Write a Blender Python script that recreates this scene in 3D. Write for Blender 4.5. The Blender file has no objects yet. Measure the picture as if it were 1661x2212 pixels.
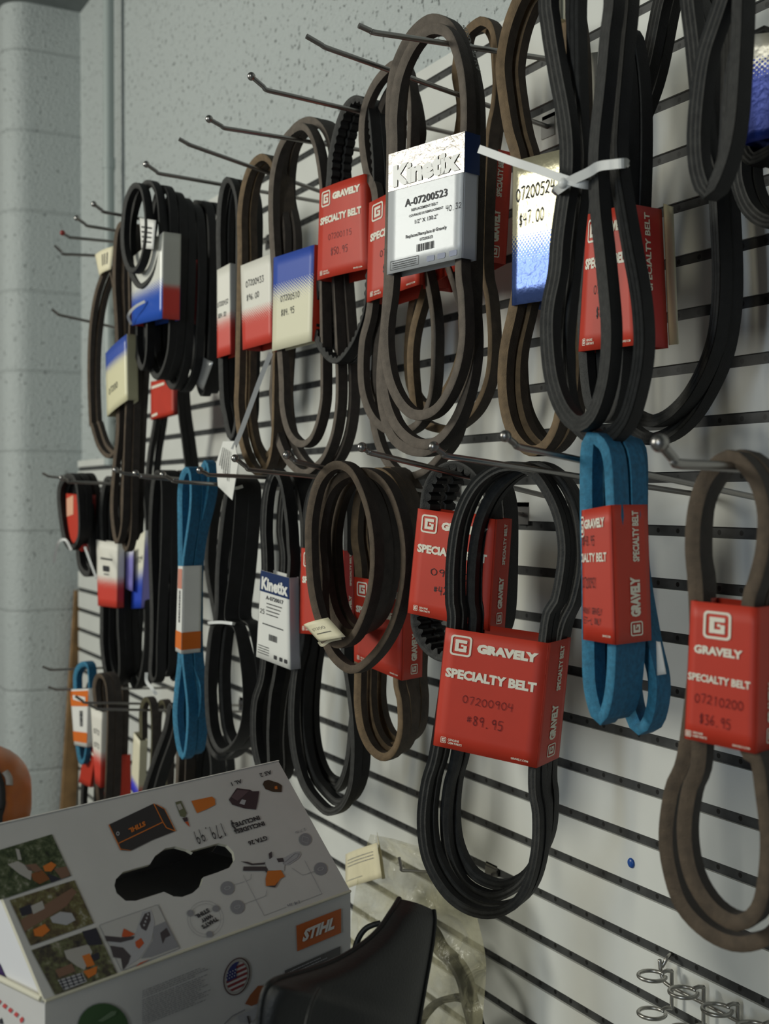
import bpy, math, random
from mathutils import Vector
from mathutils.geometry import tessellate_polygon
import numpy as np
random.seed(7)
S = bpy.context.scene
COL = S.collection

# ------------------------------------------------------------------ camera
IW, IH, FPX = 1661.0, 2212.0, 2600.0
AL = math.atan((830.5 + 594.47) / FPX)
TH = math.atan((1106 - 1072.24) / FPX)
PITCH = 0.0508                                   # slat pitch, 2 in
DC = PITCH * math.cos(AL) / 0.0565078            # camera to wall
FW = np.array([-math.cos(AL) * math.cos(TH), math.sin(AL) * math.cos(TH), -math.sin(TH)])
RT = np.array([math.sin(AL), math.cos(AL), 0.0])
UP = np.cross(RT, FW)
CAM = np.array([0.0, -DC, 1.5])
cam = bpy.data.cameras.new('camera')
cam.sensor_fit = 'VERTICAL'
cam.sensor_height = 36.0
cam.lens = FPX / IH * 36.0
cam.clip_start = 0.02
cam.dof.use_dof = True
cam.dof.focus_distance = 1.12
cam.dof.aperture_fstop = 8.0
camo = bpy.data.objects.new('camera', cam)
COL.objects.link(camo)
M3 = [[RT[i], UP[i], -FW[i]] for i in range(3)]
from mathutils import Matrix
camo.matrix_world = Matrix([M3[0] + [CAM[0]], M3[1] + [CAM[1]], M3[2] + [CAM[2]], [0, 0, 0, 1]])
S.camera = camo

# ------------------------------------------------------------------ light
S.view_settings.view_transform = 'Standard'
S.view_settings.look = 'None'
S.view_settings.gamma = 1
S.view_settings.use_curve_mapping = False
S.view_settings.exposure = 0.22
W = bpy.data.worlds.new('world')
S.world = W
W.use_nodes = True
W.node_tree.nodes['Background'].inputs[0].default_value = (0.86, 0.95, 1.0, 1)
W.node_tree.nodes['Background'].inputs[1].default_value = 0.065


def area(name, loc, aim, sx, sy, power, color):
    l = bpy.data.lights.new(name, 'AREA')
    l.shape = 'RECTANGLE'
    l.size, l.size_y = sx, sy
    l.energy = power
    l.color = color
    o = bpy.data.objects.new(name, l)
    COL.objects.link(o)
    d = Vector(aim) - Vector(loc)
    o.location = loc
    q = d.to_track_quat('-Z', 'Y')
    o.rotation_euler = q.to_euler()
    o['kind'] = 'structure'
    return o


area('shop_window', (0.95, -3.3, 1.75), (-1.0, 0, 1.3), 0.22, 1.2, 17, (0.72, 0.85, 1.0))
area('ceiling_lamp', (0.25, -2.5, 2.5), (-1.1, 0, 1.3), 0.12, 1.2, 11, (1.0, 0.95, 0.74))
area('ceiling_lamp', (-2.5, -2.8, 2.35), (-1.4, 0, 1.5), 0.8, 0.7, 43, (1.0, 0.99, 0.88))

# ------------------------------------------------------------------ geometry of the view
def ray(px, py):
    return FW + RT * (px - 830.5) / FPX + UP * (1106 - py) / FPX


def at(px, py, d):
    r = ray(px, py)
    return CAM + r * ((-d - CAM[1]) / r[1])


def atx(px, py, X):
    r = ray(px, py)
    return CAM + r * ((X - CAM[0]) / r[0])


def dep(px, py, z):
    return CAM + ray(px, py) * z


class Pl:
    """a plane standing in the shop: through A, right e1, up e2, normal n"""
    def __init__(s, A, n, e1=None):
        s.A = np.array(A, float)
        s.n = np.array(n, float) / np.linalg.norm(n)
        if e1 is None:
            e1 = np.cross((0, 0, 1), s.n)
        s.e1 = np.array(e1) / np.linalg.norm(e1)
        s.e2 = np.cross(s.n, s.e1)

    def p(s, px, py, off=0.0):
        r = ray(px, py)
        return CAM + r * (np.dot(s.A + s.n * off - CAM, s.n) / np.dot(r, s.n))


def hang(px, py, d, yaw):
    a = math.radians(yaw)
    return Pl(at(px, py, d), (math.sin(a), -math.cos(a), 0))


ZM = dict(z1=(0, 300, 3.194), z2=(0, 850, 3.194), z3=(0, 1350, 3.194), z4=(430, 150, 3.16), z5=(430, 800, 3.194),
          z6=(430, 1300, 3.194), b1=(750, 0, 3.194), b2=(750, 550, 3.194), b3=(1050, 0, 2.7185), b4=(1050, 500, 2.7185),
          b5=(860, 900, 3.775), b6=(1200, 900, 2.95), b7=(850, 1350, 3.16), b8=(1200, 1600, 3.603),
          c1=(0, 1600, 3.614), c2=(380, 1600, 3.615), c3=(650, 1750, 3.322), px=(0, 0, 1.0),
          w=(1340, 2030, 5.175), s=(540, 1900, 3.955), o=(0, 1560, 7.9), k=(0, 2050, 6.92))


def tr(z, *pts):
    x0, y0, k = ZM[z]
    return [(x0 + a / k, y0 + b / k) for a, b in pts]


# ------------------------------------------------------------------ materials
MATS = {}


def mat(name, col=(0.5, 0.5, 0.5), rough=0.6, metal=0.0, noise=0.0, nscale=60.0, bump=0.0, bscale=200.0, alpha=1.0, trans=0.0,
        spec=0.5, coat=0.0):
    if name in MATS:
        return MATS[name]
    m = bpy.data.materials.new(name)
    m.use_nodes = True
    nt = m.node_tree
    b = nt.nodes['Principled BSDF']
    b.inputs['Base Color'].default_value = (*col, 1)
    b.inputs['Roughness'].default_value = rough
    b.inputs['Metallic'].default_value = metal
    b.inputs['Alpha'].default_value = alpha
    b.inputs['Transmission Weight'].default_value = trans
    b.inputs['Specular IOR Level'].default_value = spec
    b.inputs['Coat Weight'].default_value = coat
    tc = None
    if noise > 0 or bump > 0:
        tc = nt.nodes.new('ShaderNodeTexCoord')
    if noise > 0:
        n = nt.nodes.new('ShaderNodeTexNoise')
        n.inputs['Scale'].default_value = nscale
        n.inputs['Detail'].default_value = 6
        nt.links.new(tc.outputs['Object'], n.inputs['Vector'])
        r = nt.nodes.new('ShaderNodeValToRGB')
        r.color_ramp.elements[0].position = 0.3
        r.color_ramp.elements[1].position = 0.7
        r.color_ramp.elements[0].color = (*[c * (1 - noise) for c in col], 1)
        r.color_ramp.elements[1].color = (*[min(1, c * (1 + noise)) for c in col], 1)
        nt.links.new(n.outputs['Fac'], r.inputs['Fac'])
        nt.links.new(r.outputs['Color'], b.inputs['Base Color'])
    if bump > 0:
        n2 = nt.nodes.new('ShaderNodeTexNoise')
        n2.inputs['Scale'].default_value = bscale
        n2.inputs['Detail'].default_value = 4
        nt.links.new(tc.outputs['Object'], n2.inputs['Vector'])
        bp = nt.nodes.new('ShaderNodeBump')
        bp.inputs['Strength'].default_value = bump
        bp.inputs['Distance'].default_value = 0.002
        nt.links.new(n2.outputs['Fac'], bp.inputs['Height'])
        nt.links.new(bp.outputs['Normal'], b.inputs['Normal'])
    MATS[name] = m
    return m


def mnode(nt, op, a, b=None, c=None):
    n = nt.nodes.new('ShaderNodeMath')
    n.operation = op
    for i, v in enumerate((a, b, c)):
        if v is None:
            continue
        if isinstance(v, (int, float)):
            n.inputs[i].default_value = v
        else:
            nt.links.new(v, n.inputs[i])
    return n.outputs[0]


def halftone(name, top, bot, v0, v1, n=16, metal=0.0, rough=0.5, bump=0.0, asp=1.9):
    """print that goes from one colour to another down the card through a band of dots (v measured from the top)"""
    if name in MATS:
        return MATS[name]
    m = bpy.data.materials.new(name)
    m.use_nodes = True
    nt = m.node_tree
    b = nt.nodes['Principled BSDF']
    b.inputs['Roughness'].default_value = rough
    b.inputs['Metallic'].default_value = metal
    uv = nt.nodes.new('ShaderNodeUVMap')
    sp = nt.nodes.new('ShaderNodeSeparateXYZ')
    nt.links.new(uv.outputs[0], sp.inputs[0])
    u, v = sp.outputs[0], sp.outputs[1]
    va = mnode(nt, 'MULTIPLY', v, asp)
    fac = mnode(nt, 'DIVIDE', mnode(nt, 'SUBTRACT', v, v0), v1 - v0)
    cl = nt.nodes.new('ShaderNodeClamp')
    nt.links.new(fac, cl.inputs[0])
    f = cl.outputs[0]
    a = mnode(nt, 'SUBTRACT', mnode(nt, 'FRACT', mnode(nt, 'MULTIPLY', mnode(nt, 'ADD', u, va), n)), 0.5)
    c = mnode(nt, 'SUBTRACT', mnode(nt, 'FRACT', mnode(nt, 'MULTIPLY', mnode(nt, 'SUBTRACT', u, va), n)), 0.5)
    d = mnode(nt, 'SQRT', mnode(nt, 'ADD', mnode(nt, 'MULTIPLY', a, a), mnode(nt, 'MULTIPLY', c, c)))
    rad = mnode(nt, 'MULTIPLY', mnode(nt, 'SQRT', f), 0.74)
    on = mnode(nt, 'LESS_THAN', d, rad)
    mx = nt.nodes.new('ShaderNodeMix')
    mx.data_type = 'RGBA'
    nt.links.new(on, mx.inputs[0])
    mx.inputs[6].default_value = (*top, 1)
    mx.inputs[7].default_value = (*bot, 1)
    nt.links.new(mx.outputs[2], b.inputs['Base Color'])
    if bump > 0:
        tc = nt.nodes.new('ShaderNodeTexCoord')
        n2 = nt.nodes.new('ShaderNodeTexNoise')
        n2.inputs['Scale'].default_value = 140
        nt.links.new(tc.outputs['Object'], n2.inputs['Vector'])
        bp = nt.nodes.new('ShaderNodeBump')
        bp.inputs['Strength'].default_value = bump
        bp.inputs['Distance'].default_value = 0.002
        nt.links.new(n2.outputs['Fac'], bp.inputs['Height'])
        nt.links.new(bp.outputs['Normal'], b.inputs['Normal'])
    MATS[name] = m
    return m


RUB = mat('black_rubber', (0.008, 0.008, 0.009), 0.6, noise=0.3, nscale=90, bump=0.25, bscale=900, spec=0.3)
RUBS = mat('black_rubber_side', (0.026, 0.026, 0.024), 0.7, noise=0.35, nscale=150, bump=0.3, bscale=900)
GRY = mat('grey_belt_side', (0.120, 0.098, 0.078), 0.8, noise=0.2, nscale=120, bump=0.3, bscale=900)
BRN = mat('brown_belt_side', (0.082, 0.058, 0.037), 0.8, noise=0.25, nscale=120, bump=0.3, bscale=900)
BRNO = mat('brown_belt_cover', (0.032, 0.025, 0.021), 0.72, noise=0.3, nscale=100, bump=0.3, bscale=900)
TAN = mat('tan_belt_side', (0.150, 0.100, 0.052), 0.8, noise=0.25, nscale=120, bump=0.3, bscale=900)
TANO = mat('tan_belt_cover', (0.050, 0.036, 0.025), 0.75, noise=0.3, nscale=100, bump=0.3, bscale=900)
BLU = mat('blue_belt_cloth', (0.010, 0.115, 0.235), 0.75, noise=0.25, nscale=260, bump=0.4, bscale=1400)
BLUL = mat('blue_belt_side', (0.030, 0.185, 0.310), 0.75, noise=0.25, nscale=260, bump=0.4, bscale=1400)
OLV = mat('olive_belt_side', (0.075, 0.068, 0.035), 0.8, noise=0.25, nscale=120)
RED = mat('red_card', (0.52, 0.034, 0.013), 0.55, noise=0.05, nscale=30)
CREAM = mat('cream_ink', (0.80, 0.76, 0.64), 0.6)
WHT = mat('white_card', (0.78, 0.78, 0.74), 0.5)
CRM = mat('cream_card', (0.80, 0.74, 0.52), 0.6, noise=0.06, nscale=40)
INK = mat('black_ink', (0.020, 0.020, 0.024), 0.6)
PEN = mat('pen_ink', (0.22, 0.013, 0.012), 0.5)
NAVY = mat('navy_card', (0.010, 0.030, 0.11), 0.3)
STEEL = mat('steel_wire', (0.32, 0.31, 0.30), 0.32, 1.0)
NYL = mat('white_nylon', (0.72, 0.73, 0.72), 0.4)


# ------------------------------------------------------------------ mesh helpers
class MB:
    def __init__(s):
        s.v, s.f, s.m, s.sm, s.uv, s.mats = [], [], [], [], [], []

    def mi(s, m):
        if m not in s.mats:
            s.mats.append(m)
        return s.mats.index(m)

    def face(s, pts, m, smooth=False, uv=None):
        b = len(s.v)
        s.v += [tuple(p) for p in pts]
        s.f.append(tuple(range(b, b + len(pts))))
        s.m.append(s.mi(m))
        s.sm.append(smooth)
        s.uv.append(uv)

    def grid(s, rows, m, closed_u=False, closed_v=False, smooth=True, uv=False):
        """rows[i][j] -> quads"""
        b = len(s.v)
        nu, nv = len(rows), len(rows[0])
        for r in rows:
            s.v += [tuple(p) for p in r]
        k = s.mi(m)
        for i in range(nu if closed_u else nu - 1):
            for j in range(nv if closed_v else nv - 1):
                i2, j2 = (i + 1) % nu, (j + 1) % nv
                s.f.append((b + i * nv + j, b + i2 * nv + j, b + i2 * nv + j2, b + i * nv + j2))
                s.m.append(k)
                s.sm.append(smooth)
                s.uv.append([(j / (nv - 1), i / (nu - 1)), (j / (nv - 1), (i + 1) / (nu - 1)),
                             ((j + 1) / (nv - 1), (i + 1) / (nu - 1)), ((j + 1) / (nv - 1), i / (nu - 1))] if uv else None)

    def box(s, lo, hi, m):
        x0, y0, z0 = lo
        x1, y1, z1 = hi
        s.hexa([(x0, y0, z0), (x1, y0, z0), (x1, y1, z0), (x0, y1, z0), (x0, y0, z1), (x1, y0, z1), (x1, y1, z1), (x0, y1, z1)], m)

    def hexa(s, c, m):
        b = len(s.v)
        s.v += [tuple(p) for p in c]
        for q in ((0, 3, 2, 1), (4, 5, 6, 7), (0, 1, 5, 4), (1, 2, 6, 5), (2, 3, 7, 6), (3, 0, 4, 7)):
            s.f.append(tuple(b + i for i in q))
            s.m.append(s.mi(m))
            s.sm.append(False)
            s.uv.append(None)

    def tube(s, pts, r, m, n=8, closed=False, cap=True):
        P = [np.array(p, float) for p in pts]
        N = len(P)
        rows = []
        ref = None
        for i in range(N):
            a = P[(i - 1) % N] if (closed or i > 0) else P[i]
            c = P[(i + 1) % N] if (closed or i < N - 1) else P[i]
            t = c - a
            t = t / (np.linalg.norm(t) + 1e-12)
            if ref is None:
                ref = np.cross(t, (0.3, 0.2, 0.9))
                if np.linalg.norm(ref) < 1e-3:
                    ref = np.cross(t, (1, 0, 0))
            ref = ref - t * np.dot(ref, t)
            ref = ref / np.linalg.norm(ref)
            q = np.cross(t, ref)
            rr = r[i] if isinstance(r, (list, tuple)) else r
            rows.append([P[i] + rr * (ref * math.cos(2 * math.pi * k / n) + q * math.sin(2 * math.pi * k / n)) for k in range(n)])
        s.grid(rows, m, closed_u=closed, closed_v=True)
        if cap and not closed:
            s.face(rows[0][::-1], m)
            s.face(rows[-1], m)

    def ball(s, c, r, m, nu=8, nv=12, sc=(1, 1, 1)):
        rows = []
        for i in range(nu + 1):
            th = math.pi * i / nu
            rows.append([(c[0] + sc[0] * r * math.sin(th) * math.cos(2 * math.pi * j / nv), c[1] + sc[1] * r * math.sin(th) * math.sin(2 * math.pi * j / nv),
                          c[2] + sc[2] * r * math.cos(th)) for j in range(nv)])
        s.grid(rows, m, closed_v=True)

    def build(s, name, parent=None, loc=None):
        me = bpy.data.meshes.new(name)
        o = Vector(loc) if loc is not None else Vector((0, 0, 0))
        me.from_pydata([tuple(Vector(p) - o) for p in s.v], [], s.f)
        for m in s.mats:
            me.materials.append(m)
        me.polygons.foreach_set('material_index', s.m)
        me.polygons.foreach_set('use_smooth', s.sm)
        if any(u is not None for u in s.uv):
            ul = me.uv_layers.new(name='UVMap')
            for p, u in zip(me.polygons, s.uv):
                if u is None:
                    continue
                for li, q in zip(p.loop_indices, u):
                    ul.data[li].uv = q
        me.update()
        ob = bpy.data.objects.new(name, me)
        COL.objects.link(ob)
        if parent is not None:
            ob.parent = parent
            if loc is None:
                ob.location = -parent_loc(parent)
            else:
                ob.location = o - parent_loc(parent)
        else:
            ob.location = o
        return ob


def parent_loc(p):
    v = Vector((0, 0, 0))
    while p is not None:
        v = v + Vector(p.location)
        p = p.parent
    return v


def tag(o, label, cat, group=None):
    o['label'] = label
    o['category'] = cat
    if group:
        o['group'] = group
    return o


def thing(name, label, cat, loc, group=None):
    o = bpy.data.objects.new(name, None)
    o.empty_display_size = 0.02
    COL.objects.link(o)
    o.location = tuple(loc)
    return tag(o, label, cat, group)


def struct(o):
    o['kind'] = 'structure'
    return o


# ------------------------------------------------------------------ lettering
TXT = {}


def glyphs(s, bold=0.0):
    k = (s, bold)
    if k not in TXT:
        cu = bpy.data.curves.new('lettering', 'FONT')
        cu.body = s
        cu.offset = bold
        cu.resolution_u = 2
        ob = bpy.data.objects.new('lettering', cu)
        COL.objects.link(ob)
        dg = bpy.context.evaluated_depsgraph_get()
        me = bpy.data.meshes.new_from_object(ob.evaluated_get(dg))
        vs = [(v.co.x, v.co.y) for v in me.vertices]
        fs = [tuple(p.vertices) for p in me.polygons]
        bpy.data.objects.remove(ob)
        bpy.data.curves.remove(cu)
        bpy.data.meshes.remove(me)
        x0, x1 = min(v[0] for v in vs), max(v[0] for v in vs)
        TXT[k] = ([((x - x0), y) for x, y in vs], fs, x1 - x0)
    return TXT[k]


CAPH = 0.729


def put_text(mb, fn, s, m, x0, x1, y0, h, bold=0.02, shear=0.0, rot=0):
    """fn(a, b) -> 3-D point.  The text fills x0..x1, its baseline is y0 and its capitals are h tall (b grows upwards)."""
    vs, fs, w = glyphs(s, bold)
    b = len(mb.v)
    for x, y in vs:
        yy = y / CAPH
        a = x0 + (x1 - x0) * (x / w) + shear * yy * h
        mb.v.append(tuple(fn(a, y0 + h * yy)))
    k = mb.mi(m)
    for f in fs:
        mb.f.append(tuple(b + i for i in f))
        mb.m.append(k)
        mb.sm.append(False)
        mb.uv.append(None)


HW = {'0': [[(.5, 1), (.12, .75), (.1, .3), (.45, 0), (.85, .25), (.88, .7), (.5, 1)]], '1': [[(.4, .85), (.55, 1), (.5, 0)]],
      '2': [[(.12, .8), (.5, 1), (.85, .75), (.5, .35), (.1, .02), (.35, .12), (.9, 0)]],
      '3': [[(.15, .95), (.75, .98), (.45, .6), (.85, .35), (.6, 0), (.1, .05)]], '4': [[(.2, 1), (.12, .5), (.85, .52)], [(.75, 1), (.68, 0)]],
      '5': [[(.85, 1), (.25, .97), (.2, .58), (.65, .62), (.85, .3), (.55, 0), (.1, .06)]],
      '6': [[(.7, 1), (.25, .6), (.15, .2), (.5, 0), (.85, .25), (.55, .5), (.2, .3)]], '7': [[(.1, .95), (.85, 1), (.4, 0)]],
      '8': [[(.75, .85), (.4, 1), (.2, .75), (.8, .3), (.5, 0), (.15, .25), (.75, .75), (.75, .85)]],
      '9': [[(.8, .7), (.45, .5), (.15, .75), (.5, 1), (.8, .8), (.7, 0)]], '.': [[(.3, .0), (.42, .06)]],
      '$': [[(.8, .8), (.4, .85), (.25, .62), (.75, .4), (.6, .15), (.15, .2)], [(.42, 1.05), (.38, -.05)], [(.6, 1.05), (.56, -.05)]],
      '#': [[(.3, .9), (.25, .3)], [(.6, .9), (.55, .3)], [(.1, .7), (.8, .75)], [(.1, .45), (.8, .5)]],
      'G': [[(.85, .85), (.4, 1), (.1, .5), (.45, 0), (.85, .2), (.85, .45), (.55, .45)]], 'R': [[(.15, 0), (.2, 1), (.75, .9), (.7, .55), (.2, .5), (.85, 0)]],
      'A': [[(.05, 0), (.45, 1), (.85, 0)], [(.2, .4), (.7, .4)]], 'V': [[(.1, 1), (.45, 0), (.85, 1)]], 'E': [[(.8, 1), (.15, 1), (.15, 0), (.85, 0)], [(.15, .5), (.7, .52)]],
      'L': [[(.2, 1), (.15, 0), (.8, .03)]], 'Y': [[(.1, 1), (.45, .5), (.85, 1)], [(.45, .5), (.3, 0)]], 'T': [[(.05, 1), (.9, .98)], [(.48, 1), (.45, 0)]],
      'N': [[(.1, 0), (.15, 1), (.75, 0), (.85, 1)]], 'O': [[(.5, 1), (.1, .5), (.45, 0), (.88, .5), (.5, 1)]], '-': [[(.15, .5), (.8, .5)]],
      ' ': []}


def put_hand(mb, fn, s, m, x0, x1, y0, h, wid=0.10, slope=0.0):
    """pen strokes on a surface"""
    n = len(s)
    cw = (x1 - x0) / n
    rnd = random.Random(s)
    for i, ch in enumerate(s):
        jy = rnd.uniform(-.06, .06) * h + slope * i * cw
        for st in HW.get(ch, HW['-']):
            pts = [(x0 + i * cw + cw * (.08 + .84 * a), y0 + jy + h * b) for a, b in st]
            pts = smooth2(pts, 3)
            for (xa, ya), (xb, yb) in zip(pts, pts[1:]):
                dx, dy = (xb - xa) / cw, (yb - ya) / h
                l = math.hypot(dx, dy) + 1e-9
                ox, oy = -dy / l * wid / 2 * cw, dx / l * wid / 2 * h
                ex, ey = dx / l * .03 * cw, dy / l * .03 * h
                mb.face([fn(xa + ox - ex, ya + oy - ey), fn(xa - ox - ex, ya - oy - ey), fn(xb - ox + ex, yb - oy + ey), fn(xb + ox + ex, yb + oy + ey)], m)


def smooth2(p, k, closed=False):
    """Catmull-Rom through 2-D or 3-D points"""
    P = [np.array(q, float) for q in p]
    N = len(P)
    out = []
    for i in range(N if closed else N - 1):
        a, b = P[i], P[(i + 1) % N]
        o0 = P[(i - 1) % N] if (closed or i > 0) else a * 2 - b
        o1 = P[(i + 2) % N] if (closed or i < N - 2) else b * 2 - a
        for j in range(k):
            t = j / k
            out.append(.5 * ((2 * a) + (b - o0) * t + (2 * o0 - 5 * a + 4 * b - o1) * t * t + (3 * a - o0 - 3 * b + o1) * t ** 3))
    if not closed:
        out.append(P[-1])
    return [tuple(q) for q in out]


def rrect(x0, y0, x1, y1, r, n=4):
    out = []
    for cx, cy, a0 in ((x1 - r, y1 - r, 0), (x0 + r, y1 - r, 90), (x0 + r, y0 + r, 180), (x1 - r, y0 + r, 270)):
        for k in range(n + 1):
            a = math.radians(a0 + 90 * k / n)
            out.append((cx + r * math.cos(a), cy + r * math.sin(a)))
    return out


def put_poly(mb, fn, pts, m):
    mb.face([fn(*p) for p in pts], m)


def put_ring(mb, fn, outer, inner, m):
    n = len(outer)
    for i in range(n):
        j = (i + 1) % n
        mb.face([fn(*outer[i]), fn(*outer[j]), fn(*inner[j]), fn(*inner[i])], m)


def put_icon(mb, fn, cx, cy, w, h, m):
    """rounded square emblem with a squared G"""
    T = lambda p: [(cx + (a) * w, cy + (b) * h) for a, b in p]
    put_ring(mb, fn, T(rrect(-.5, -.5, .5, .5, .16)), T(rrect(-.41, -.41, .41, .41, .10)), m)
    for q in ((-.28, .13, .28, .29), (-.28, -.29, -.10, .13), (-.10, -.29, .28, -.14), (.12, -.14, .28, .03), (.0, -.04, .12, .06)):
        put_poly(mb, fn, T(rrect(*q, .02, 1)), m)


def put_dash(mb, fn, x0, x1, y, h, m, seed=0):
    """a line of print too small to read: broken strokes"""
    r = random.Random(seed)
    x = x0
    while x < x1:
        w = (x1 - x0) * r.uniform(.02, .075)
        put_poly(mb, fn, [(x, y), (min(x + w, x1), y), (min(x + w, x1), y + h), (x, y + h)], m)
        x += w + (x1 - x0) * r.uniform(.008, .02)


# ------------------------------------------------------------------ belts
def sweep(mb, pts, n, w, t, ms, mo, ribs=0, cog=0.0, taper=0.16):
    """a closed V-belt: pts = path of the middle of its front edge, n = way out of the wall; wide face outwards"""
    P = [np.array(p) for p in pts]
    N = len(P)
    n = np.array(n)
    c = sum(P) / N
    e1 = np.cross((0, 0, 1), n)
    ar = 0.0
    for i in range(N):
        a, b = P[i] - c, P[(i + 1) % N] - c
        ar += np.dot(a, e1) * b[2] - np.dot(b, e1) * a[2]
    sg = 1 if ar > 0 else -1
    k = taper * w
    # (radial, depth) corners, walked round: front, outer, back, inner
    if ribs:
        front = []
        for i in range(ribs * 2 + 1):
            f = i / (ribs * 2)
            front.append((-t / 2 + t * f, -k * (1 - f) + (0 if i % 2 == 0 else -.0009)))
    else:
        front = [(-t / 2, -k), (-t * .1, -k * .5 + .0002), (t * .42, 0), (t / 2, -.0006)]
    outer = [(t / 2, -.0006), (t / 2 + .0002, -w * .5), (t / 2, -w + .0006)]
    back = [(t / 2, -w + .0006), (-t / 2, -w + k)]
    inner = [(-t / 2, -w + k), (-t / 2, -k)]
    fr = []
    for i in range(N):
        tg = P[(i + 1) % N] - P[(i - 1) % N]
        tg = tg / (np.linalg.norm(tg) + 1e-12)
        fr.append(np.cross(tg, n) * sg)
    if cog:
        L = 0
        lens = []
        for i in range(N):
            lens.append(L)
            L += np.linalg.norm(P[(i + 1) % N] - P[i])
        nc = max(1, round(L / .0095))
    for prof, m, sm in ((front, ms, not ribs), (outer, mo, True), (back, ms, True), (inner, mo, not cog)):
        rows = []
        for i in range(N):
            r = []
            for (a, d) in prof:
                if cog and a < -t * .4:
                    a = a - cog * (1 if (lens[i] / L * nc) % 1 < .55 else 0)
                r.append(P[i] + fr[i] * a + n * d)
            rows.append(r)
        mb.grid(rows, m, closed_u=True, smooth=sm)


def resample(p3, step):
    P = np.array(p3 + [p3[0]])
    s = np.r_[0, np.cumsum(np.linalg.norm(np.diff(P, axis=0), axis=1))]
    n = max(24, int(s[-1] / step))
    q = np.linspace(0, s[-1], n, endpoint=False)
    return [np.array([np.interp(x, s, P[:, k]) for k in range(3)]) for x in q]


KIND = {'black': (RUBS, RUB), 'grey': (GRY, BRNO), 'brown': (BRN, BRNO), 'tan': (TAN, TANO), 'blue': (BLUL, BLU), 'olive': (OLV, BRNO), 'darkbrown': (BRN, RUB)}


def belt(label, d, yaw, loops, kind, w=0.0135, t=0.0085, ribs=0, cog=0.0, group=None, anchor=None, cat='drive belt', wave=0.0015, drop=0.0):
    """loops: (pixel outline, distance behind the front plane, turns behind it)"""
    allp = [p for L in loops for p in L[0]]
    ax = anchor or (sum(p[0] for p in allp) / len(allp), sum(p[1] for p in allp) / len(allp))
    pl = hang(ax[0], ax[1], d, yaw)
    top = pl.p(*min(loops[0][0], key=lambda q: q[1]))
    root = thing('drive_belt', label, cat, top, group)
    ms, mo = KIND[kind]
    rnd = random.Random(label)
    for pts, back, rep in loops:
        base = smooth2([pl.p(x, y, -back) for x, y in pts], 8, True)
        base = resample(base, .0024 if cog else .006)
        zt = max(p[2] for p in base)
        for r in range(rep + 1):
            sc = 1 - (rnd.uniform(.0, .03) if r else 0)
            sx = rnd.uniform(-.003, .003) if r else 0
            off = -(w * 1.03) * r
            ph = rnd.uniform(0, 6.28)
            c = sum(base) / len(base)
            q = []
            for i, p in enumerate(base):
                a = 2 * math.pi * i / len(base)
                pp = np.array([p[0], p[1], zt + (p[2] - zt) * sc - drop * r])
                dv = pp - c
                pp = pp - pl.e1 * np.dot(dv, pl.e1) * (1 - sc) * .8 + pl.e1 * sx * max(0, (zt - p[2])) * 4
                pp = pp + pl.n * (off + wave * math.sin(a + ph))
                q.append(pp)
            mb = MB()
            sweep(mb, q, pl.n, w, t, ms, mo, ribs, cog)
            mb.build('belt_turn', root)
    return root, pl


def quad_fn(c, off=0.0003):
    """c = TL, TR, BR, BL -> fn(u, v) with v measured upwards from the bottom"""
    TL, TR, BR, BL = [np.array(p) for p in c]
    n = np.cross(TR - TL, TL - BL)
    n = n / np.linalg.norm(n)

    def fn(u, v):
        return (BL * (1 - u) + BR * u) * (1 - v) + (TL * (1 - u) + TR * u) * v + n * off
    return fn


def side_depth(pl, p3, px):
    """how far a corner goes back along the card until it shows at column px"""
    lo, hi = 0.0, 0.12
    def col(d):
        q = p3 - pl.n * d - CAM
        return 830.5 + FPX * np.dot(q, RT) / np.dot(q, FW)
    if col(hi) < px:
        return hi
    for _ in range(40):
        m = (lo + hi) / 2
        if col(m) < px:
            lo = m
        else:
            hi = m
    return lo


def sleeve(root, pl, c, side=None, off=0.003, mf=RED, ms=None, depth=None, th=0.0006, curl=0.0, front_print=None, side_print=None, name='card_sleeve', lab=None):
    """folded card round a belt: c = front corners in pixels TL, TR, BR, BL; side = (top, bottom) columns where its far edge shows"""
    ms = ms or mf
    F = [pl.p(x, y, off) for x, y in c]
    if side is not None:
        dt = side_depth(pl, F[1], side[0])
        db = side_depth(pl, F[2], side[1])
        dd = max(.012, (dt + db) / 2)
        dt = db = dd if abs(dt - db) > .02 else None or dd
    else:
        dt = db = depth or .03
    B = [F[0] - pl.n * dt, F[1] - pl.n * dt, F[2] - pl.n * db, F[3] - pl.n * db]
    mb = MB()
    K = 8

    def panel(tl, tr_, br, bl, m, bow=0.0):
        rows = []
        nn = np.cross(tr_ - tl, tl - bl)
        nn = nn / (np.linalg.norm(nn) + 1e-9)
        for i in range(K + 1):
            v = i / K
            rows.append([(tl * (1 - u) + tr_ * u) * (1 - v) + (bl * (1 - u) + br * u) * v + nn * bow * math.sin(math.pi * u) for u in [j / K for j in range(K + 1)]])
        mb.grid(rows, m, uv=True)
    panel(F[0], F[1], F[2], F[3], mf, curl)
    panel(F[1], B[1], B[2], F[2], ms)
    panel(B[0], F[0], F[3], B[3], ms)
    panel(B[1], B[0], B[3], B[2], mf)
    o = mb.build(name, root)
    if lab:
        o['label'] = lab
    md = o.modifiers.new('card', 'SOLIDIFY')
    md.thickness = th
    md.offset = -1
    lb = MB()
    fo = .0005
    bowf = quad_fn(F, fo)
    nrm = pl.n
    ff = (lambda u, v: bowf(u, v) + nrm * curl * math.sin(math.pi * max(0, min(1, u)))) if curl else bowf
    fs = quad_fn([F[1], B[1], B[2], F[2]], fo)
    # sizes in metres for aspect
    if front_print:
        front_print(lb, ff)
    if side_print:
        side_print(lb, fs)
    if lb.v:
        lb.build('lettering', o)
    return o


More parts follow.
